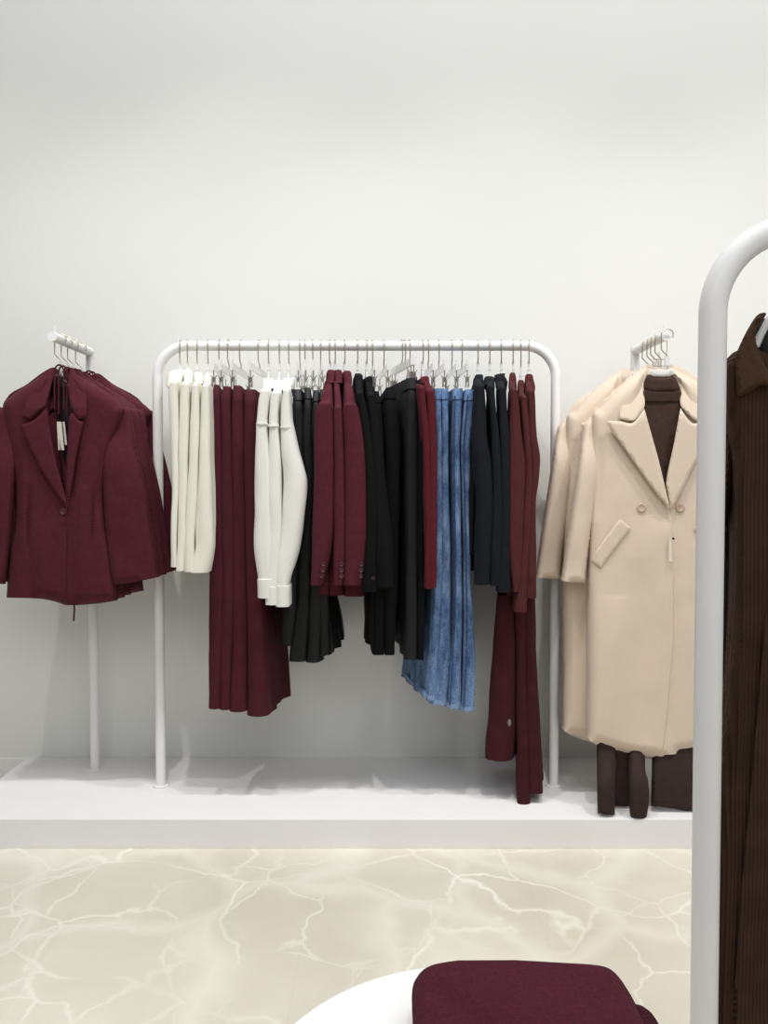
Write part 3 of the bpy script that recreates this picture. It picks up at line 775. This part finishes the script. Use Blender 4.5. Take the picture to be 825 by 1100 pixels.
G11 = 'long burgundy knit dresses'
dr = [
 (550.6, ((400, 548.5, 552.5), (405, 546.8, 554), (415, 546, 554), (419, 548, 552)), 410, [(420, 547.5, 553), (440, 546.5, 556), (469, 545.2, 559.5), (507, 544.5, 565), (560, 544.7, 563), (620, 548.6, 558), (634, 550, 555)], (640, 545, 556),
  [(640, 536, 554, 543), (700, 532, 557, 546), (760, 528, 558, 549), (800, 525.5, 557, 551), (818, 525, 555, 553)], 'leftmost long burgundy knit dress, lower hem swinging left', 'leftmost burgundy dress'),
 (558.7, ((408, 557, 561.5), (413, 556, 563.3), (422, 555.8, 563.4), (427, 558, 562)), 416, [(428, 558, 563.5), (450, 559.5, 566), (507, 563.5, 570.5), (560, 562, 570), (600, 559, 567.5), (656, 552.5, 565)], (640, 556, 566),
  [(640, 553, 567, 556), (700, 556, 567.5, 558), (780, 557, 570, 561), (865, 558, 573.6, 564)], 'middle long burgundy knit dress, its hem hanging lowest of all', 'middle burgundy dress'),
 (567.4, ((401.5, 565.5, 570), (406, 564, 573), (415, 564.3, 575.5), (421, 567, 572)), 410, [(422, 565.5, 572), (440, 565.5, 573), (469, 567, 575), (495, 569, 578.5), (515, 569.5, 577.5), (540, 568, 574.5), (600, 566, 575.5), (641, 564, 575.5)], (640, 564, 574),
  [(640, 563, 577, 566), (700, 565, 578.5, 568), (780, 568, 583, 570), (853, 571, 586.5, 574)], 'rightmost long burgundy knit dress, last garment on the rack', 'rightmost burgundy dress')]
for i, (hk, col, nk, sl, hm, low, lb, sh) in enumerate(dr):
    o = top('dress', lb, 'dress', hk, col, nk, sl, hm, M['burgundy_knit'], G11, seed=90+i, hlabel='clear plastic hanger with steel hook inside the '+sh, drop=.07+(.02 if i == 1 else 0))
    R = [prow(r[0], r[1], r[2], 2.41, 2.71, r[3]) for r in low]
    slabW('skirt_panel', R, M['burgundy_skirt'], o, .004, 1.3, i, noise_a=.004)
    if i == 0:
        x, z = W(547, 776, 2.40)
        V, Fc = disc_geo((x, 2.398, z), .009, .003, 'y', 24, .001)
        V = [Vector((x+(v.x-x)*.62, v.y, z+(v.z-z)*1.25)) for v in V]
        mesh('security_tag', V, Fc, mat('grey_tag_shell', (112, 112, 114), .25, .05, 30, 0, 1, 0, .6), o, label='oval grey metal security tag')

# ------------------------------------------------------------------ burgundy blazers, left stand
def mirror(pts, cx): return [tuple([2*cx-p[0]]+list(p[1:])) for p in reversed(pts)]
YB = 2.44
BCUT = [(72.5, 548), (72, 560), (71, 600), (70.5, 648)]
CCUT = [(720.5, 548), (722.5, 590), (723.5, 620), (723, 690), (717.5, 755), (711, 815)]
KCUT = [(824, 640), (815, 745), (806, 850), (796, 960), (789, 1060)]
def sb(px, py): return .03*(1-ramp(py, 440, 510))
def blazer():
    o = thing('blazer', 'front burgundy blazer with wide peak lapels facing out on the left arm', 'blazer', (XS(67, YB), YB, ZS(645, YB)), 'burgundy blazers on the left stand')
    m = M['burgundy']
    def fr(px, py):
        v = -.012*groove(px, py, [(31, 520), (30, 600)], 2.2)*1.1-.012*groove(px, py, [(101, 520), (98, 590)], 2.0)
        v += .010*groove(px, py, [(88, 520), (90, 640)], 9)+.008*groove(px, py, [(45, 560), (42, 640)], 9)
        v += -.01*groove(px, py, [(22, 480), (14, 560)], 3)-.008*groove(px, py, [(108, 480), (106, 560)], 3)
        if py > 548:
            e = xline(py, BCUT); v += (.006*ramp(px, e-34, e) if px < e else 0)*ramp(py, 548, 570)
        return v
    out = [(55, 397), (33, 411), (13, 425), (3, 436), (6, 470), (15, 520), (16, 560), (10, 600), (7, 642, 2), (40, 643), (58, 646), (70, 650, 2), (84, 650), (108, 648), (126, 645, 1),
           (121, 600), (114, 560), (113, 520), (121, 480), (132, 450), (134, 438), (118, 424), (92, 408), (76, 398, 1), (77.5, 430), (78, 470), (74.5, 515), (72, 531, 1), (66, 518), (56, 470), (53, 430), (55, 397, 1)]
    body, surf = patch('front_panel', out, YB, .09, m, o, rr=.035, step=.007, front=fr, cut=[(72.5, 548), (72, 560), (71, 600), (70.5, 648)], wr=.004, seed=1)
    patch('back_panel', [(55, 395), (30, 412), (4, 437), (17, 520), (12, 634, 1), (60, 641), (118, 636, 1), (114, 520), (131, 438), (92, 406), (77, 395), (66, 399)], YB+.045, .02, m, o, step=.02, seed=2)
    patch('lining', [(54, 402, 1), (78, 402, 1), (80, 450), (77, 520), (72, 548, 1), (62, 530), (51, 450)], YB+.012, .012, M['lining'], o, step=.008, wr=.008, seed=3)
    # collar and lapels lie on the chest
    fl = YB-.05
    def flat(x, z): return fl
    cl = [(56, 396), (47, 402), (33, 418), (26, 438), (22.5, 448.5, 1), (33, 450, 1), (48.5, 436, 1), (54, 418), (58, 400, 1)]
    def plane(base, slope_top):
        def f(x, z): return base+slope_top*max(0, (z-ZS(440, YB)))
        return f
    patch('collar', cl, fl, .010, m, o, rr=.006, step=.006, over=plane(fl-.004, .35), seed=4)
    cr = [(76, 396), (83, 402), (91, 412), (93, 425), (93.5, 448.5, 1), (84, 450.5, 1), (78, 441, 1), (74, 425), (73.5, 405, 1)]
    patch('collar', cr, fl, .010, m, o, rr=.006, step=.006, over=plane(fl-.004, .35), seed=5)
    ll = [(22, 456.5, 1), (36, 451.5), (50, 438.5, 1), (54, 465), (61, 500), (70, 532), (72, 548, 1), (66, 538), (46, 508), (33, 482), (25, 464)]
    patch('lapel', ll, fl, .010, m, o, rr=.006, step=.006, over=plane(fl-.006, .12), seed=6)
    lr = [(78, 443, 1), (84, 451), (90, 453.5, 1), (86, 470), (82, 490), (78, 515), (72.5, 547, 1), (71, 520), (72.5, 480), (74, 450)]
    patch('lapel', lr, fl, .010, m, o, rr=.006, step=.006, over=plane(fl-.004, .12), seed=7)
    # sleeves
    def sf(px, py): return .005*groove(px, py, [(128, 470), (142, 600)], 10)
    patch('sleeve', [(110, 450), (113, 442), (122, 437.5), (133, 436.5), (141, 443), (147, 480), (158, 530), (166, 580), (172, 619.5, 2), (146, 625), (119.5, 628.5, 1), (114, 590), (111, 545), (108.5, 490)], YB-.012, .07, m, o, rr=.022, step=.008, front=sf, wr=.006, seed=8, both=sb)
    def sf2(px, py): return .005*groove(px, py, [(-2, 470), (-12, 600)], 10)
    patch('sleeve', [(16, 458), (12, 446), (3, 438), (-8, 438), (-15, 450), (-22, 500), (-34, 570), (-42, 620, 2), (-20, 626), (6, 627.5, 1), (10, 590), (14, 545), (18, 490)], YB-.012, .07, m, o, rr=.022, step=.008, front=sf2, wr=.006, seed=9, both=sb)
    button(68, 549.5, YB-.062, .0105, M['button'], o)
    # ribbon loops round the hanger and the price tag
    def lp(x0, x1, y0, y1, dy):
        P = []
        for k in range(21):
            a = math.pi*k/20; P.append((x0+(x1-x0)*(1-math.cos(a))/2, y0-8*math.sin(a)))
        P = [(x0, y1)]+P+[(x1, y1)]
        return tube_geo([(W(a, b, YB+dy)[0], YB+dy, W(a, b, YB+dy)[1]) for a, b in P], .0028, 8)
    mesh('hanging_loop', *join(lp(58.5, 68.5, 400, 440, -.02), lp(63, 72, 401, 445, -.014)), m, o)
    card('price_tag', [(61, 453), (66, 453), (69, 483.5), (62.5, 483.5)], YB-.022, .001, M['label_paper'], o)
    card('price_tag', [(67.3, 453), (69.3, 453), (72, 478), (69.8, 478)], YB-.014, .001, M['label_paper'], o)
    card('neck_label', [(61, 415), (72, 415), (72, 424), (61, 424)], YB-.002, .001, M['black'], o)
    if 0: mesh('ribbon', *tube_geo([(W(a, b, YB+.02)[0], YB+.02, W(a, b, YB+.02)[1]) for a, b in ((79, 640), (80, 655), (79, 667))], .0028, 8), m, o)
    return o
bz = blazer()
bz['label'] = 'front burgundy blazer on the left stand, peak lapels and single button in full view'
def arm_pt(Y): return (XL, Y, ZL)
HB = Vector((XL, YB, 0))
for dY, dX, rot, dz, lb in ((.055, .003, .03, 0, 'second burgundy blazer on the left stand, its sleeve edge just behind the front one'),
                        (.105, .007, .05, .002, 'third burgundy blazer back on the left stand, peeking past the second shoulder'),
                        (.165, .028, .10, .004, 'rearmost burgundy blazer on the left stand, sleeve reaching behind the rack post')):
    c = copy_tree(bz); c['label'] = lb
    c.location = Vector(bz.location)+Vector((dX, dY, dz)); c.rotation_euler.z = rot
mesh('ribbon', *tube_geo([(W(a, b, YB+.02)[0], YB+.02, W(a, b, YB+.02)[1]) for a, b in ((79, 640), (80, 655), (79, 667))], .0028, 8), M['burgundy'], bz)
for dY, nm, w, dx in ((-.0, 'front', 66, 0), (.05, 'second', 0, .003), (.1, 'third', 0, .007), (.165, 'rearmost', 0, .02)):
    hanger('clear hanger with steel hook on the left arm, inside the %s burgundy blazer' % nm, kind='top', X=XL, Y=YB+dY+.012, Z=ZL, axis=(1, 0, 0), half=.1, drop=.09, rail_r=.0155)

# ------------------------------------------------------------------ beige coats, right stand
YC = 2.40
def coat():
    o = thing('coat', 'front beige coat', 'coat', (XS(713, YC), YC, ZS(812, YC)), 'beige coats on the right stand')
    m = M['coat']
    def fr(px, py):
        v = 0
        if py > 548:
            e = xline(py, CCUT); v += (.007*ramp(px, e-60, e) if px < e else 0)*ramp(py, 548, 580)
        v += .010*groove(px, py, [(660, 640), (655, 800)], 16)-.006*groove(px, py, [(690, 600), (690, 800)], 14)
        v += -.01*groove(px, py, [(646, 470), (640, 560)], 4)
        v += .012*groove(px, py, [(765, 600), (770, 800)], 14)
        return v
    out = [(694, 397), (680, 405), (662, 419), (645, 437), (636, 447), (634, 480), (633, 560), (631, 650), (630.5, 720), (630, 792, 2), (642, 801), (662, 808), (686, 813), (711, 817, 2), (713.5, 811, 2), (732, 809.5), (752, 806), (772, 800), (786, 792, 1),
           (787, 720), (787, 650), (786, 560), (788, 480), (789, 447), (778, 436), (762, 420), (742, 406), (721, 397, 1), (731, 420), (733, 440), (728, 476), (721, 508), (719.5, 532, 1), (708, 512), (694, 462), (690, 436), (692.5, 415), (694, 397, 1)]
    cut = CCUT
    body, surf = patch('front_panel', out, YC, .095, m, o, rr=.04, step=.0075, front=fr, cut=cut, wr=.003, seed=11)
    patch('back_panel', [(694, 392), (665, 415), (636, 447), (633, 560), (632, 776, 1), (700, 796), (782, 780, 1), (786, 560), (788, 447), (760, 415), (725, 392), (708, 396)], YC+.05, .02, m, o, step=.02, seed=12)
    fl = YC-.052
    def plane(base, slope):
        def f(x, z): return base+slope*max(0, (z-ZS(452, YC)))
        return f
    # collar
    patch('collar', [(694, 395.5), (684, 401), (669, 415), (666.5, 425), (665.5, 450, 1), (673, 452), (681, 453, 1), (686, 447), (692.5, 436), (692, 418), (695.5, 399, 1)], fl, .012, m, o, rr=.007, step=.006, over=plane(fl-.004, .35), seed=13)
    patch('collar', [(720, 395), (732, 401), (748, 412), (756, 420), (757.5, 440), (756.5, 452, 1), (748, 452.5, 1), (740, 446), (731, 435), (731, 420), (726, 407), (719, 399, 1)], fl, .012, m, o, rr=.007, step=.006, over=plane(fl-.004, .35), seed=14)
    # lapels
    patch('lapel', [(651.5, 452, 1), (666, 452.5), (680, 454), (692.3, 439, 1), (698, 460), (707, 492), (713.5, 519), (720, 547, 1), (712, 538), (700, 523), (685, 502), (668, 478), (657, 463)], fl, .012, m, o, rr=.007, step=.006, over=plane(fl-.008, .15), seed=15)
    patch('lapel', [(731, 438, 1), (738, 449), (745, 455), (757, 452, 1), (771, 451, 1), (764, 464), (752, 488), (742, 507), (732, 528), (721, 548, 1), (717.5, 530), (716, 515), (724, 476)], fl, .012, m, o, rr=.007, step=.006, over=plane(fl-.005, .15), seed=16)
    # pockets
    def welt(pts, s):
        patch('pocket_welt', pts, fl, .007, m, o, rr=.004, step=.006, over=lambda x, z: surf(x*YC/fl, H+(z-H)*YC/fl), lift=.004, seed=s, smooth=False)
    welt([(665.8, 556.5), (678, 567), (645, 610), (633, 601)], 17)
    welt([(757, 556.5), (744.5, 567), (778, 610), (789, 601)], 18)
    # sleeves
    def sf(px, py): return .006*groove(px, py, [(634, 470), (616, 600)], 8)
    patch('sleeve', [(646, 466), (643.5, 452), (636, 447.5), (629.5, 453), (625.5, 462), (620, 500), (612, 556), (606, 600), (602.7, 623.5, 2), (615, 625.5), (628.8, 626, 1), (632, 596), (638, 556), (644, 510)], YC-.008, .07, m, o, rr=.02, step=.008, front=sf, wr=.005, seed=19, both=sb)
    def sf2(px, py): return .006*groove(px, py, [(792, 470), (808, 600)], 8)
    patch('sleeve', [(779, 466), (781.5, 452), (789, 447.5), (795.5, 453), (799.5, 462), (800, 500), (803, 556), (806, 600), (808, 623.5, 2), (798, 625.5), (785, 626, 1), (783, 596), (781, 556), (780, 510)], YC-.008, .07, m, o, rr=.02, step=.01, front=sf2, wr=.005, seed=20, both=sb)
    for bx, by in ((689, 545.5), (730.5, 545.5)):
        x, z = W(bx, by, YC); button(bx, by, surf(x, z)-.0005, .0145, M['button_b'], o)
    x, z = W(719.5, 590, YC); y = YC-.065
    card('price_tag', [(718.5, 577), (721.5, 577), (722, 603), (718.5, 603)], y, .001, M['label_paper'], o)
    V, Fc = disc_geo((W(723, 578.5, y)[0], y, W(723, 578.5, y)[1]), .0035, .003, 'y', 12); mesh('security_dot', V, Fc, M['black'], o)
    mesh('tag_string', *tube_geo([(W(720, b, y)[0], y, W(720, b, y)[1]) for b in (552, 565, 578)], .0008, 6), M['label_paper'], o)
    return o
ct = coat(); ct['label'] = 'front beige coat with wide lapels and two visible buttons, closest to camera'
for dY, dX, rot, lb in ((.09, -.045, -.0, 'second beige coat, its sleeve and hem showing left of the front coat'),
                       (.17, -.022, -.0, 'rearmost beige coat, only its shoulder and a sliver visible behind the second')):
    c = copy_tree(ct); c['label'] = lb
    c.location = Vector(ct.location)+Vector((dX, dY, 0)); c.rotation_euler.z = rot; c.scale.x = 1.06
for dY, nm in ((-.005, 'front beige coat'), (.09, 'second beige coat'), (.17, 'rearmost beige coat')):
    hanger('clear hanger with steel hook on the right arm, inside the '+nm, kind='top', X=XR2, Y=YC+dY, Z=ZR2, axis=(1, 0, 0), half=.12, drop=.085, rail_r=.0155)
hanger('clear clip hanger with steel hook on the right arm, for the two-legged brown trousers', kind='clip', X=XR2, Y=YC+.05, Z=ZR2, axis=(1, 0, 0), half=.1, drop=.12, rail_r=.0155)
hanger('clear clip hanger with steel hook on the right arm, for the broad-legged brown trousers', kind='clip', X=XR2, Y=YC+.125, Z=ZR2, axis=(1, 0, 0), half=.1, drop=.12, rail_r=.0155)
# brown knit under the front coat
kn = thing('turtleneck_sweater', 'brown knitted sweater with ribbed neck, worn under the front beige coat', 'sweater', (XS(712, YC), YC, ZS(560, YC)))
patch('body', [(696, 406), (702, 402), (712, 402), (720, 402), (726, 408), (736, 440), (738, 500), (738, 560), (690, 560), (688, 500), (689, 440)], YC-.012, .04, M['brown'], kn, rr=.012, step=.01, wr=.004, seed=31)
patch('neckband', [(692, 419), (712, 420.5), (731, 419), (732, 431), (712, 432.5), (691, 431)], YC-.03, .012, M['brown_rib'], kn, rr=.005, step=.006, wr=.0005, seed=32)
patch('rolled_collar', [(695, 403), (703, 405), (712, 405.5), (719, 404), (723, 404), (730, 419), (712, 421), (692, 419)], YC-.026, .022, M['brown'], kn, rr=.01, step=.006, wr=.003, seed=33)
# yoke of the clear hanger in the coat neck
hg = thing('clothes_hanger', 'broad clear hanger with steel clip bar in the neck of the front beige coat', 'hanger', (XR2, YC-.03, ZS(400, YC)))
patch('arm', [(697, 396, 1), (704, 397), (712, 397.5), (722, 396, 1), (724, 401), (716, 405), (706, 405), (698, 402)], YC-.03, .008, M['acrylic'], hg, rr=.004, step=.006, wr=0)
def P3(a, b, Y): x, z = W(a, b, Y); return (x, Y, z)
mesh('clip_frame', *join(tube_geo([P3(701, 386, YC-.03), P3(714, 386, YC-.03)], .0012, 6), tube_geo([P3(708, 378, YC-.03), P3(708, 395, YC-.03)], .0014, 6), tube_geo([P3(702, 393, YC-.03), P3(714, 393, YC-.03)], .0012, 6)), M['steel'], hg)
# wire hook at the very end of the right arm
rx = XR2
mesh('hook', *tube_geo([P3(716.5, 366, YRE+.01), P3(716.5, 372, YRE+.01), P3(716, 382, YRE+.01), P3(714, 386, YRE+.01)], .0014, 6), M['steel'], hg)

# brown trousers below the coats
def trouser_patch(lbl, legs, waist, Y, seed):
    o = thing('trousers', lbl, 'trousers', (XS(legs[0][0][0][0], Y), Y, ZS(870, Y)), 'brown trousers under the beige coats')
    patch('waistband', waist[0], Y+.03, .03, M['brown_cloth'], o, rr=.012, step=.012, wr=.001, seed=seed)
    for i, (lg, dy, T) in enumerate(legs):
        q, _ = patch('leg', lg, Y, T, both=(lambda a, b, dy=dy: dy*ramp(b, 800, 850)), m=M['brown_cloth'], parent=o, rr=T*.45, step=.010, wr=.004, seed=seed+i, Yp=Y+dy)
        continue
        q, _ = patch('leg', lg, Y+dy, T, M['brown_cloth'], o, rr=T*.45, step=.010, wr=.004, seed=seed+i)
    return o
YT = 2.385
trouser_patch('brown trousers hanging under the left half of the front coat, two legs showing',
    [([(650, 520), (642, 640), (640.5, 740), (641, 800), (641.8, 868), (645, 873), (652, 875), (660.5, 875, 1), (661, 840), (664, 800), (672, 700), (680, 520)], -.055, .045),
     ([(684, 520), (678, 700), (675, 800), (676, 850), (677, 875), (683, 880), (690, 881), (693.8, 880), (697.5, 858), (696, 838), (693, 815), (696, 700), (704, 520)], -.065, .045),
     ([(664, 640), (660, 800), (659, 866, 1), (679, 866, 1), (680, 800), (684, 640)], .0, .02)],
    ([(648, 505), (706, 505), (706, 522), (648, 522)],), YT, 41)
trouser_patch('brown trousers hanging under the right half of the front coat, one broad leg showing',
    [([(716, 520), (706, 700), (701, 790), (700, 830), (699, 866, 1), (720, 868), (749, 872.5), (772, 874, 1), (774, 800), (770, 700), (765, 520)], -.02, .04)],
    ([(716, 505), (766, 505), (766, 522), (716, 522)],), YT+.0, 47)

# ------------------------------------------------------------------ near rack garments
bk = thing('knit_dress', 'dark brown ribbed knit dress with pointed collar at the right edge', 'dress', (XS(850, .97), .97, ZS(1250, .97)))
def kf(px, py):
    e = xline(py, KCUT)
    return .006*(1-ramp(px, e, e+40) if px > e and py > 640 else 0)*ramp(py, 640, 700)+.006*groove(px, py, [(796, 460), (797, 640), (790, 900)], 4)-.008*groove(px, py, [(786, 430), (790, 560), (786, 700)], 3)
body, ks = patch('body', [(791, 377), (783, 384), (778.6, 394), (779, 430), (783, 470), (787, 500), (788.5, 554), (786.5, 664), (781, 745), (772.7, 827), (768.5, 920), (766.5, 1045), (765, 1250, 1), (1010, 1250, 1), (1000, 900), (985, 600), (985, 450), (965, 400), (930, 372), (900, 362), (870, 372), (840, 380), (815, 372)],
      .985, .075, M['dark_brown'], bk, rr=.02, step=.005, front=kf, wr=.006, seed=51, cut=KCUT)
patch('sleeve', [(783, 386), (779, 392), (777.8, 403), (776.5, 440), (775, 480), (773, 510), (771, 560), (774, 566), (781, 560), (789, 520), (795, 470), (797, 420), (793, 390)], 1.01, .06, M['dark_brown'], bk, rr=.025, step=.006, wr=.003, seed=52)
patch('sleeve', [(960, 400), (985, 430), (1000, 480), (1010, 560), (1020, 700), (1000, 705), (985, 600), (970, 500)], .97, .06, M['dark_brown'], bk, rr=.025, step=.01, wr=.003, seed=53)
patch('collar', [(819, 336), (812, 340), (803, 354), (796, 368), (791, 381), (790, 400), (792.5, 427, 1), (806, 421), (818, 414), (829, 417, 1), (827, 402), (818, 385), (812, 366), (813.5, 352), (823, 338)], .945, .014, M['dark_collar'], bk, rr=.006, step=.005, wr=.003, seed=54)
patch('collar', [(905, 336), (914, 345), (925, 365), (933, 395), (930, 425, 1), (905, 414), (880, 420, 1), (892, 395), (900, 365)], .945, .014, M['dark_collar'], bk, rr=.006, step=.006, wr=.003, seed=55)
patch('lining', [(819, 342), (850, 350), (900, 342), (900, 400), (870, 440), (842, 420), (824, 400), (811, 362)], .965, .01, M['black_satin'], bk, rr=.004, step=.008, wr=.004, seed=56)
hk = thing('clothes_hanger', 'clear curved hanger in the collar of the dark brown knit dress', 'hanger', (XS(862, .955), .955, ZS(350, .955)))
def q3(a, b): x, z = W(a, b, .955); return (x, .955, z)
mesh('arm', *tube_geo([q3(812, 372), q3(817, 360), q3(826, 343), q3(845, 331), q3(862, 328), q3(880, 331), q3(900, 345), q3(915, 372)], .0045, 12), M['acrylic'], hk)
mesh('hook', *tube_geo([q3(862, 330), q3(862, 290), (q3(862, 290)[0], .935, ZN-.02)]+[(q3(862, 290)[0], .95-math.cos(a)*.019, ZN+math.sin(a)*.019) for a in (0, .5, 1, 1.57, 2.1, 2.7, 3.2)], .002, 8), M['steel'], hk)
bd = thing('dress', 'long black garment hanging behind the dark brown knit dress', 'dress', (XS(800, 1.06), 1.06, ZS(830, 1.06)))
patch('body', [(800, 370), (786, 420), (776, 470), (773, 540), (772.5, 620), (772, 700), (771.5, 816, 1), (900, 822, 1), (920, 600), (900, 420), (870, 370)], 1.075, .045, M['black'], bd, rr=.018, step=.012, wr=.004, seed=61)
mesh('shoulder_strap', *tube_geo([(XS(850, 1.075), 1.075, ZS(372, 1.075)), (XS(850, 1.0), 1.0, ZN-.03), (XS(850, .96), .972, ZN)], .003, 8), M['black'], bd)

# ------------------------------------------------------------------ table and folded sweater
ZT = .55
tb = thing('round_table', 'round white table at the bottom of the picture', 'table', (.089, .671, 0))
o = mesh('tabletop', *disc_geo((.089, .671, ZT-.03), .2256, .03, n=120, rim=.002), M['white_lacquer'], tb); sharp(o, 40)
sharp(mesh('leg', *tube_geo([(.089, .671, .012), (.089, .671, ZT-.03)], .03, 32), M['white_lacquer'], tb), 40)
sharp(mesh('base', *disc_geo((.089, .671, 0), .16, .012, n=80, rim=.003), M['white_lacquer'], tb), 40)
sw = thing('folded_sweater', 'folded burgundy knitted sweater lying on the round white table', 'sweater', (.145, .68, ZT))
def pillow(name, x0, x1, y0, y1, z0, z1, seed, rc=.03, e=2.6, skew=0, droop=.004):
    n, k = 72, 16; V = []; Fc = []
    cx, cy, cz = (x0+x1)/2, (y0+y1)/2, (z0+z1)/2; hx, hy, hz = (x1-x0)/2, (y1-y0)/2, (z1-z0)/2
    def rr_pt(t, inset):
        # rounded rectangle outline
        a = 2*math.pi*t; c, s = math.cos(a), math.sin(a); ex = 2/9
        return (math.copysign(abs(c)**ex, c)*(hx-inset), math.copysign(abs(s)**ex, s)*(hy-inset))
    prof = []
    for j in range(k+1):
        a = -math.pi/2+math.pi*j/k; prof.append((hz*(1-math.cos(a))*1.0, math.sin(a)*hz))
    for ins, dz in prof:
        for i in range(n):
            x, y = rr_pt(i/n, ins); w = noise.noise(Vector((x*14+seed, y*14, dz*20)))*.005+noise.noise(Vector((x*40+seed, y*40, dz*40)))*.0015
            V.append((cx+x+skew*y, cy+y, cz+dz+(w if dz > 0 else w*.2)-droop*(abs(x)/hx)**4*(dz > 0)))
    for j in range(k):
        for i in range(n): Fc.append((j*n+i, j*n+(i+1) % n, (j+1)*n+(i+1) % n, (j+1)*n+i))
    for j, sg in ((0, -1), (k, 1)):
        prev = j*n
        idx = [j*n+i for i in range(n)]
        for q in (.75, .5, .25):
            s = len(V)
            for i in range(n):
                v = V[j*n+i]; x = cx+(v[0]-cx)*q; y = cy+(v[1]-cy)*q
                w = noise.noise(Vector((x*14+seed, y*14, 0)))*.004*(1 if sg > 0 else 0); V.append((x, y, v[2]+w))
            for i in range(n): Fc.append((idx[i], idx[(i+1) % n], s+(i+1) % n, s+i))
            idx = [s+i for i in range(n)]
        V.append((cx, cy, V[j*n][2])); h = len(V)-1
        for i in range(n): Fc.append((idx[i], idx[(i+1) % n], h))
    return mesh(name, V, Fc, M['plum_knit'], sw)
pillow('lower_fold', .034, .268, .51, .808, ZT+.001, ZT+.031, 3)
pillow('upper_fold', .028, .256, .52, .820, ZT+.029, ZT+.060, 8, droop=.004)

rbm = rib(mat('plum_rib_knit', (68, 25, 37), .95, .15, 200, 0, 1, .3, .15), 70, 'Y', .9, .003)
o = pillow('ribbed_cuff', .205, .274, .53, .775, ZT+.026, ZT+.046, 5)
o.data.materials.clear(); o.data.materials.append(rbm)

# ------------------------------------------------------------------ camera
cd = bpy.data.cameras.new('camera'); cam = bpy.data.objects.new('camera', cd); COL.objects.link(cam)
cam.location = (0, 0, H); cam.rotation_euler = (math.pi/2-PITCH, 0, 0)
cd.sensor_fit = 'AUTO'; cd.sensor_width = 36; cd.lens = 36*F/1100; cd.shift_y = (CY-550)/1100
cd.clip_start = .02
bpy.context.scene.camera = cam

# ------------------------------------------------------------------ light
def spot(x, y, z, tx, ty, tz, e, ang=90, size=.04, blend=.6, col=(1, .985, .96)):
    l = bpy.data.lights.new('ceiling_and_fill_spot', 'SPOT'); l.energy = e; l.spot_size = math.radians(ang); l.spot_blend = blend; l.shadow_soft_size = size; l.color = col
    o = bpy.data.objects.new('ceiling_and_fill_spot', l); COL.objects.link(o); o.location = (x, y, z)
    o.rotation_euler = (Vector((tx, ty, tz))-Vector((x, y, z))).to_track_quat('-Z', 'Y').to_euler()
def area(x, y, z, sx, sy, e, rot=(0, 0, 0), col=(1, 1, 1)):
    l = bpy.data.lights.new('added_fill_panel', 'AREA'); l.shape = 'RECTANGLE'; l.size = sx; l.size_y = sy; l.energy = e; l.color = col
    o = bpy.data.objects.new('added_fill_panel', l); COL.objects.link(o); o.location = (x, y, z); o.rotation_euler = rot
for x, e in ((-1.5, 66), (-.55, 90), (.45, 92), (1.5, 90)):
    spot(x, 1.55, 3.5, x*.95, 2.35, .3, e, 84, .028, 1)
spot(.3, -.2, 3.2, .3, .6, .5, 45, 80, .08, 1)  # added fill spot that brightens the table, not a known fixture
area(.9, -1.4, 3.2, 5, 2, 56, (1.2, 0, 0))  # unseen fill panel added in front to light the wall evenly
area(.9, .9, 4.5, 5.5, .8, 80, (.45, 0, 0))  # unseen wall washer added overhead to brighten the upper wall
w = bpy.data.worlds.new('world'); bpy.context.scene.world = w; w.use_nodes = True
bg = w.node_tree.nodes['Background']; bg.inputs['Color'].default_value = (.97, .985, 1, 1); bg.inputs['Strength'].default_value = .2
sc = bpy.context.scene
sc.view_settings.view_transform = 'Standard'; sc.view_settings.look = 'None'; sc.view_settings.gamma = 1
sc.view_settings.exposure = -0.06; sc.view_settings.use_curve_mapping = False
